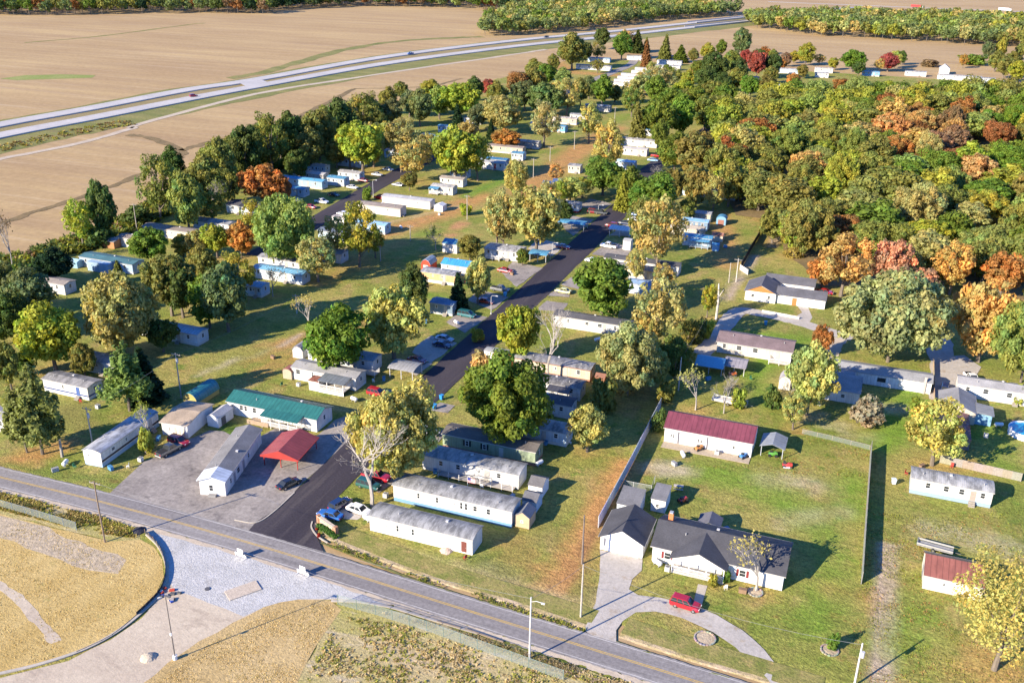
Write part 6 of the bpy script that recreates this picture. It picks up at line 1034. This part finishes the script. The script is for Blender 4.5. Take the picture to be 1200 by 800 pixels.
# ride-on mower, trailers, machinery, boat
p = g(922, 547); r_ = thing('riding_mower', 'small red riding mower standing on the open lawn', 'mower', (p.x, p.y, 0), .2); mb = MB(); loft(mb, [(-.9, .4, .35, .25, .7), (-.3, .45, .4, .2, .75), (.3, .38, .33, .3, .95), (.95, .33, .28, .35, .9)]); part(mb, 'body', 'carpaint', r_, (.5, .05, .04)); pbox('cutting_deck', r_, (-.1, 0, .22), (1.3, 1.5, .2), (.5, .52, .55)); pbox('seat', r_, (-.5, 0, .95), (.5, .55, .45), (.05, .05, .05)); M = car_meshes('sedan')
for x, y, s in ((-.6, .55, .9), (-.6, -.55, .9), (.75, .42, .6), (.75, -.42, .6)): t = link('wheel', M['tyre'], r_, None, (x, y, .34 * s), 0, (s, s, s)); link('rim', M['rim'], t)
def trailer(px, py, rz, lx, ly, c, label, name='utility_trailer', deckz=.6):
    p = g(px, py); r_ = thing(name, label, 'trailer', (p.x, p.y, 0), rz); pbox('bed', r_, (0, 0, deckz), (lx, ly, .12), c, 'wood'); M = car_meshes('sedan')
    for y in (-1, 1):
        pbox('side_rail', r_, (0, y * ly / 2, deckz + .35), (lx, .08, .3), tuple(q * 1.1 for q in c)); t = link('wheel', M['tyre'], r_, None, (-.2, y * (ly / 2 + .05), .33)); link('rim', M['rim'], t)
    pbox('tongue', r_, (lx / 2 + .6, 0, deckz - .1), (1.3, .1, .1), (.1, .1, .1)); pbox('tail_rail', r_, (-lx / 2, 0, deckz + .35), (.08, ly, .3), c); return r_
trailer(855, 473, -.05, 7.5, 2.2, (.55, .53, .5), 'long pale flatbed trailer on the grass near the blue tarp carport'); trailer(1095, 644, -.12, 5.6, 1.6, (.3, .3, .29), 'pale boat trailer with side rails beside the red brown roofed outbuilding'); trailer(775, 498, .2, 2.6, 1.5, (.3, .3, .33), 'small grey trailer at the end of the tall metal fence')
for px, py, c, l in [(858, 440, (.5, .12, .03), 'orange machine parked beneath the grey carport'), (905, 534, (.1, .3, .05), 'green machine parked beneath the lean-to carport'), (819, 527, (.5, .2, .05), 'orange tractor toy on the workshop apron'), (871, 536, (.05, .2, .5), 'blue covered quad bike at the corner of the workshop'), (800, 588, (.4, .04, .04), 'small red cart on the lawn behind the ranch house')]:
    p = g(px, py); r_ = thing('yard_machine', l, 'machine', (p.x, p.y, 0), random.uniform(0, 1)); mb = MB(); loft(mb, [(-.8, .4, .3, .3, .8), (0, .45, .4, .25, .9), (.7, .35, .3, .35, 1.0), (.95, .3, .2, .4, .85)]); part(mb, 'body', 'carpaint', r_, c); pbox('seat', r_, (-.3, 0, 1.0), (.5, .5, .25), (.04, .04, .04)); M = car_meshes('sedan')
    for x in (-.6, .65):
        for y in (-.5, .5): link('wheel', M['tyre'], r_, None, (x, y, .3), 0, (.88, .88, .88))
def table(px, py, label, c=(.4, .33, .26)):
    p = g(px, py); r_ = thing('picnic_table', label, 'table', (p.x, p.y, 0), random.uniform(-.3, .3)); pbox('table_top', r_, (0, 0, .75), (1.8, .8, .06), c, 'wood')
    for s in (-1, 1): pbox('bench', r_, (0, s * .75, .45), (1.8, .28, .05), c, 'wood'); pbox('leg', r_, (s * .65, 0, .4), (.08, 1.5, .08), c, 'wood'); pbox('leg', r_, (s * .65, 0, .37), (.1, .1, .74), c, 'wood')
table(853, 529, 'wooden picnic table on the workshop apron'); table(800, 619, 'grey patio table behind the ranch house', (.45, .43, .4)); table(1190, 497, 'wooden patio table beside the round swimming pool', (.4, .2, .12)); table(795, 573, 'weathered garden table with bench behind the white shed', (.45, .4, .36))
def stone_ring(px, py, r, label):
    p = g(px, py); r_ = thing('stone_ring', label, 'planter', (p.x, p.y, 0)); n = int(r * 14); mb = MB(); mb.tube([(0, 0, 0), (0, 0, .06), (0, 0, .09)], [r, r, r * .3], 16); part(mb, 'mulch', 'clods', r_, (1, 1, 1))
    for k in range(n): pbox('stone', r_, (r * math.cos(2 * math.pi * k / n), r * math.sin(2 * math.pi * k / n), .12), (.36, .2, random.uniform(.14, .22)), tuple(random.uniform(.22, .34) * q for q in (1.1, 1, .88)), 'plain', 2 * math.pi * k / n + 1.57)
stone_ring(972, 762, 1.2, 'stone ring planter on the front lawn near the pale pole'); stone_ring(885, 694, 1.1, 'stone ring round the thin tree in front of the ranch house'); stone_ring(826, 748, 1.5, 'oval stone edged bed inside the driveway loop')
# small fittings spread over the yards
def small(px, py, kind):
    p = g(px, py)
    if kind == 'tank':
        o = thing('gas_tank', 'white gas tank beside ' + near(p.x, p.y), 'tank', (p.x, p.y, 0), random.uniform(0, 3)); mb = MB(); mb.tube([(-.9, 0, .65), (-.75, 0, .65), (.75, 0, .65), (.9, 0, .65)], [.2, .4, .4, .2], 10); part(mb, 'body', 'paint', o, (.75, .75, .73)); [pbox('foot', o, (s * .5, 0, .14), (.12, .5, .3), (.3, .3, .3)) for s in (-1, 1)]
    elif kind == 'ac':
        o = thing('cooling_unit', 'grey cooling unit beside ' + near(p.x, p.y), 'cooling unit', (p.x, p.y, 0)); pbox('cabinet', o, (0, 0, .4), (.8, .8, .8), (.5, .5, .48)); pcyl('fan', o, (0, 0, .8), .3, .04, (.15, .15, .15))
    elif kind == 'chair':
        o = thing('garden_chair', 'garden chair beside ' + near(p.x, p.y), 'chair', (p.x, p.y, 0), random.uniform(0, 6)); c = random.choice([(.7, .7, .68), (.05, .2, .1), (.4, .05, .04)]); pbox('seat', o, (0, 0, .42), (.5, .5, .05), c); pbox('backrest', o, (0, .25, .75), (.5, .05, .6), c); [pbox('leg', o, (x, y, .21), (.05, .05, .42), c) for x in (-.2, .2) for y in (-.2, .2)]
    elif kind == 'box':
        o = thing('storage_box', random.choice(['grey', 'brown', 'blue']) + ' storage box beside ' + near(p.x, p.y), 'box', (p.x, p.y, 0), random.uniform(0, 3)); c = {'g': (.35, .35, .35), 'b': (.25, .16, .1)}.get(o['label'][0], (.1, .25, .4)); c = (.08, .25, .45) if o['label'].startswith('blue') else c; pbox('body', o, (0, 0, .35), (1.2, .6, .7), c); pbox('lid', o, (0, 0, .73), (1.26, .66, .08), tuple(q * .8 for q in c))
for i, (x, y) in enumerate([(430, 610), (452, 582), (606, 607), (600, 584), (565, 572), (510, 553), (632, 545), (575, 545), (560, 558), (640, 520), (668, 520), (690, 492), (415, 470), (350, 452), (330, 452), (322, 470), (300, 506), (290, 460), (262, 482), (268, 478), (236, 488), (228, 478), (205, 490), (186, 515), (170, 520), (165, 540), (150, 548), (130, 550), (88, 548), (65, 552), (77, 545), (115, 478), (95, 472), (450, 445), (438, 448), (500, 378), (535, 380), (560, 345), (545, 332), (500, 335), (560, 312), (600, 322), (700, 400), (745, 400), (1062, 556), (1080, 548), (1115, 548), (1150, 570), (1170, 500), (1155, 512), (1130, 480), (830, 445), (880, 445), (790, 545), (800, 535), (840, 532), (785, 620), (793, 625), (780, 632), (850, 622), (770, 662), (782, 668), (850, 690), (870, 694), (545, 655), (320, 420), (470, 268), (515, 252), (550, 232), (600, 200), (690, 250), (850, 290), (930, 440), (1000, 480), (960, 475)]):
    small(x, y, ('tank', 'ac', 'chair', 'box', 'chair', 'box')[i % 6])
# bridge where the highway meets the creek
def bridge(line, t0, label):
    i = int(len(line) * t0); a, b2 = line[i], line[min(i + 3, len(line) - 1)]; rz = math.atan2((b2 - a).y, (b2 - a).x); m_ = (a + b2) / 2; ln = 120
    r_ = thing('highway_bridge', label, 'bridge', (m_.x, m_.y, 0), rz, 'highway bridges')
    for s in (-1, 1):
        pbox('parapet', r_, (0, s * 6.0, 1.0), (ln, .3, 1.0), (.5, .48, .45), 'plain')
    pbox('girder', r_, (0, 0, -.12), (ln, 11.6, .5), (.35, .34, .33), 'plain')
bridge(HL, .82, 'concrete bridge parapets of the highway carriageway closer to the homes'); bridge(HU, .82, 'concrete bridge parapets of the highway carriageway closer to the woods')
# weeds and rough grass: nobody could count them
def weeds(name, label, poly, n, hs, pal, seed, blades=7, size=.1):
    r = np.random.default_rng(seed); x0, x1 = min(p.x for p in poly), max(p.x for p in poly); y0, y1 = min(p.y for p in poly), max(p.y for p in poly)
    X = r.uniform(x0, x1, n); Y = r.uniform(y0, y1, n); k = inside(X, Y, poly); d = np.sin(X * .55 + np.sin(Y * .4) * 2) + np.sin(Y * .7 + X * .2); k &= (d + r.normal(size=n) * .7 > -.5); X, Y = X[k], Y[k]; n = len(X)
    P = np.array([TC[c][0] if c in TC else c for c in pal]); ci = (np.abs(np.floor((np.sin(X * .3) + np.cos(Y * .35) + r.normal(size=n) * .6) * 1.6)).astype(int)) % len(P); col = P[ci] * r.uniform(.7, 1.3, (n, 1))
    H = r.uniform(*hs, n); Vs = []; C = []
    for b2 in range(blades):
        a = r.uniform(0, 6.28, n); le = r.uniform(.4, 1.3, n) * H; ox, oy = r.normal(size=n) * .12, r.normal(size=n) * .12; wd = size * r.uniform(.6, 1.5, n)
        bx, by = X + ox, Y + oy; ca, sa = np.cos(a), np.sin(a); z0 = np.full(n, -.02); hh = H * r.uniform(.6, 1.1, n)
        Vs.append(np.stack([np.stack([bx - sa * wd, by + ca * wd, z0], 1), np.stack([bx + sa * wd, by - ca * wd, z0], 1), np.stack([bx + ca * le + sa * wd * .7, by + sa * le - ca * wd * .7, hh], 1), np.stack([bx + ca * le - sa * wd * .7, by + sa * le + ca * wd * .7, hh * .9], 1)], 1).reshape(-1, 3)); C.append(np.repeat(np.c_[col, np.ones(n)], 4, 0))
    V = np.concatenate(Vs); o = link(name, np_mesh(name, V, np.arange(len(V)).reshape(-1, 4), 'foliage', np.concatenate(C)), None, (1, 1, 1)); tag(o, label, 'weeds', kind='stuff')
weeds('weeds', 'rough weeds and dry grass between road and site', W([(400, 722), (470, 732), (560, 762), (660, 796), (820, 850), (500, 900), (330, 850), (362, 790), (385, 742)]), 6500, (.08, .26), [(.36, .36, .07), (.52, .4, .2), (.3, .3, .07), (.55, .44, .24), (.45, .33, .12), (.55, .45, .25)], 21)
weeds('weeds', 'weedy strip along the lower edge of the county road', W([(430, 714), (500, 728), (600, 758), (700, 788), (850, 835), (840, 850), (660, 790), (560, 752), (470, 724)]), 4500, (.06, .22), [(.3, .28, .08), (.5, .4, .2), (.45, .34, .16), (.5, .4, .26), (.36, .36, .07)], 22)
weeds('weeds', 'weedy bank between county road and straw field', W([(-20, 572), (60, 592), (120, 607), (158, 620), (160, 630), (100, 622), (45, 608), (-20, 592)]), 4500, (.12, .4), ['yg', 'tan', (.4, .32, .12), 'olive', (.42, .26, .1)], 23)
weeds('grass', 'rough grass along the highway verge', W([(0, 170), (100, 148), (150, 140), (160, 146), (100, 156), (0, 178)]), 1100, (.25, .7), ['olive', 'brown', 'tan', 'yg'], 25, size=.25)
weeds('grass', 'tufts of longer grass along the roadside ditch', W([(388, 640), (500, 683), (600, 714), (684, 741), (686, 737), (600, 708), (500, 677), (388, 634)]), 2500, (.1, .25), ['yg', 'olive', (.16, .2, .04)], 26, size=.06)
weeds('grass', 'leafy lawn tufts and fallen leaves over the open lawns', W([(780, 545), (1010, 560), (1005, 690), (990, 800), (1060, 800), (1200, 800), (1200, 600), (1020, 600), (1030, 530), (940, 510), (900, 545)]), 24000, (.03, .1), ['yg', 'olive', (.4, .3, .12), (.42, .22, .08)], 27, 3, .06)
weeds('undergrowth', 'scrubby undergrowth along the field edge of the park', W([(0, 305), (60, 288), (115, 270), (200, 225), (250, 205), (330, 180), (430, 150), (440, 160), (340, 195), (240, 230), (180, 262), (110, 292), (50, 310), (0, 325)]), 15000, (.5, 2.2), ['dk', 'olive', 'dk', 'yg', 'brown'], 28, 7, .35)

STR = [(.68, .54, .26), (.58, .44, .19), (.7, .57, .3), (.5, .41, .16)]
weeds('straw', 'loose straw strewn over the seeded field beside the kerb', W([(-150, 575), (0, 608), (80, 626), (130, 637), (165, 636), (180, 645), (189, 660), (189, 675), (178, 697), (155, 722), (120, 744), (70, 768), (0, 786), (-150, 825)]), 17000, (.03, .1), STR, 31, 3, .07)
weeds('straw', 'loose straw strewn over the mound below the gravel entrance', W([(175, 805), (240, 757), (280, 734), (315, 717), (350, 708), (385, 708), (395, 718), (380, 738), (355, 780), (335, 825)]), 10000, (.03, .1), STR, 32, 3, .07)
# ---------------------------------------------------------------- labels for the trees, by what they stand beside
for t in TREES:
    if t.get('_w'):
        d, r_ = min(((a - t.location.x) ** 2 + (b2 - t.location.y) ** 2, r) for a, b2, r in ANCH)
        if d < 900: t['label'] = t['label'].replace('within the dense wood', 'at the wood edge beside ' + r_)
        del t['_w']
    if not t.get('label'):
        s = t['_s']; size = 'tall ' if s > 13 and 'tall' not in t['_t'] else ('small ' if s < 5.5 and 'low' not in t['_t'] else '')
        t['label'] = size + t['_t'] + ' beside ' + near(t.location.x, t.location.y)
    for k in ('_t', '_s', '_r', '_leaf'): del t[k]
seen = {}
for o in S.objects:
    if o.parent is None and o.get('label'):
        o['label'] = ' '.join(o['label'].split()[:16]); seen.setdefault(o['label'], []).append(o)
for l, os_ in seen.items():
    if len(os_) > 1:
        gname = os_[0].get('group') or (os_[0]['category'] + 's alike ' + ' '.join(l.split()[-6:]))
        for o in os_: o['group'] = gname
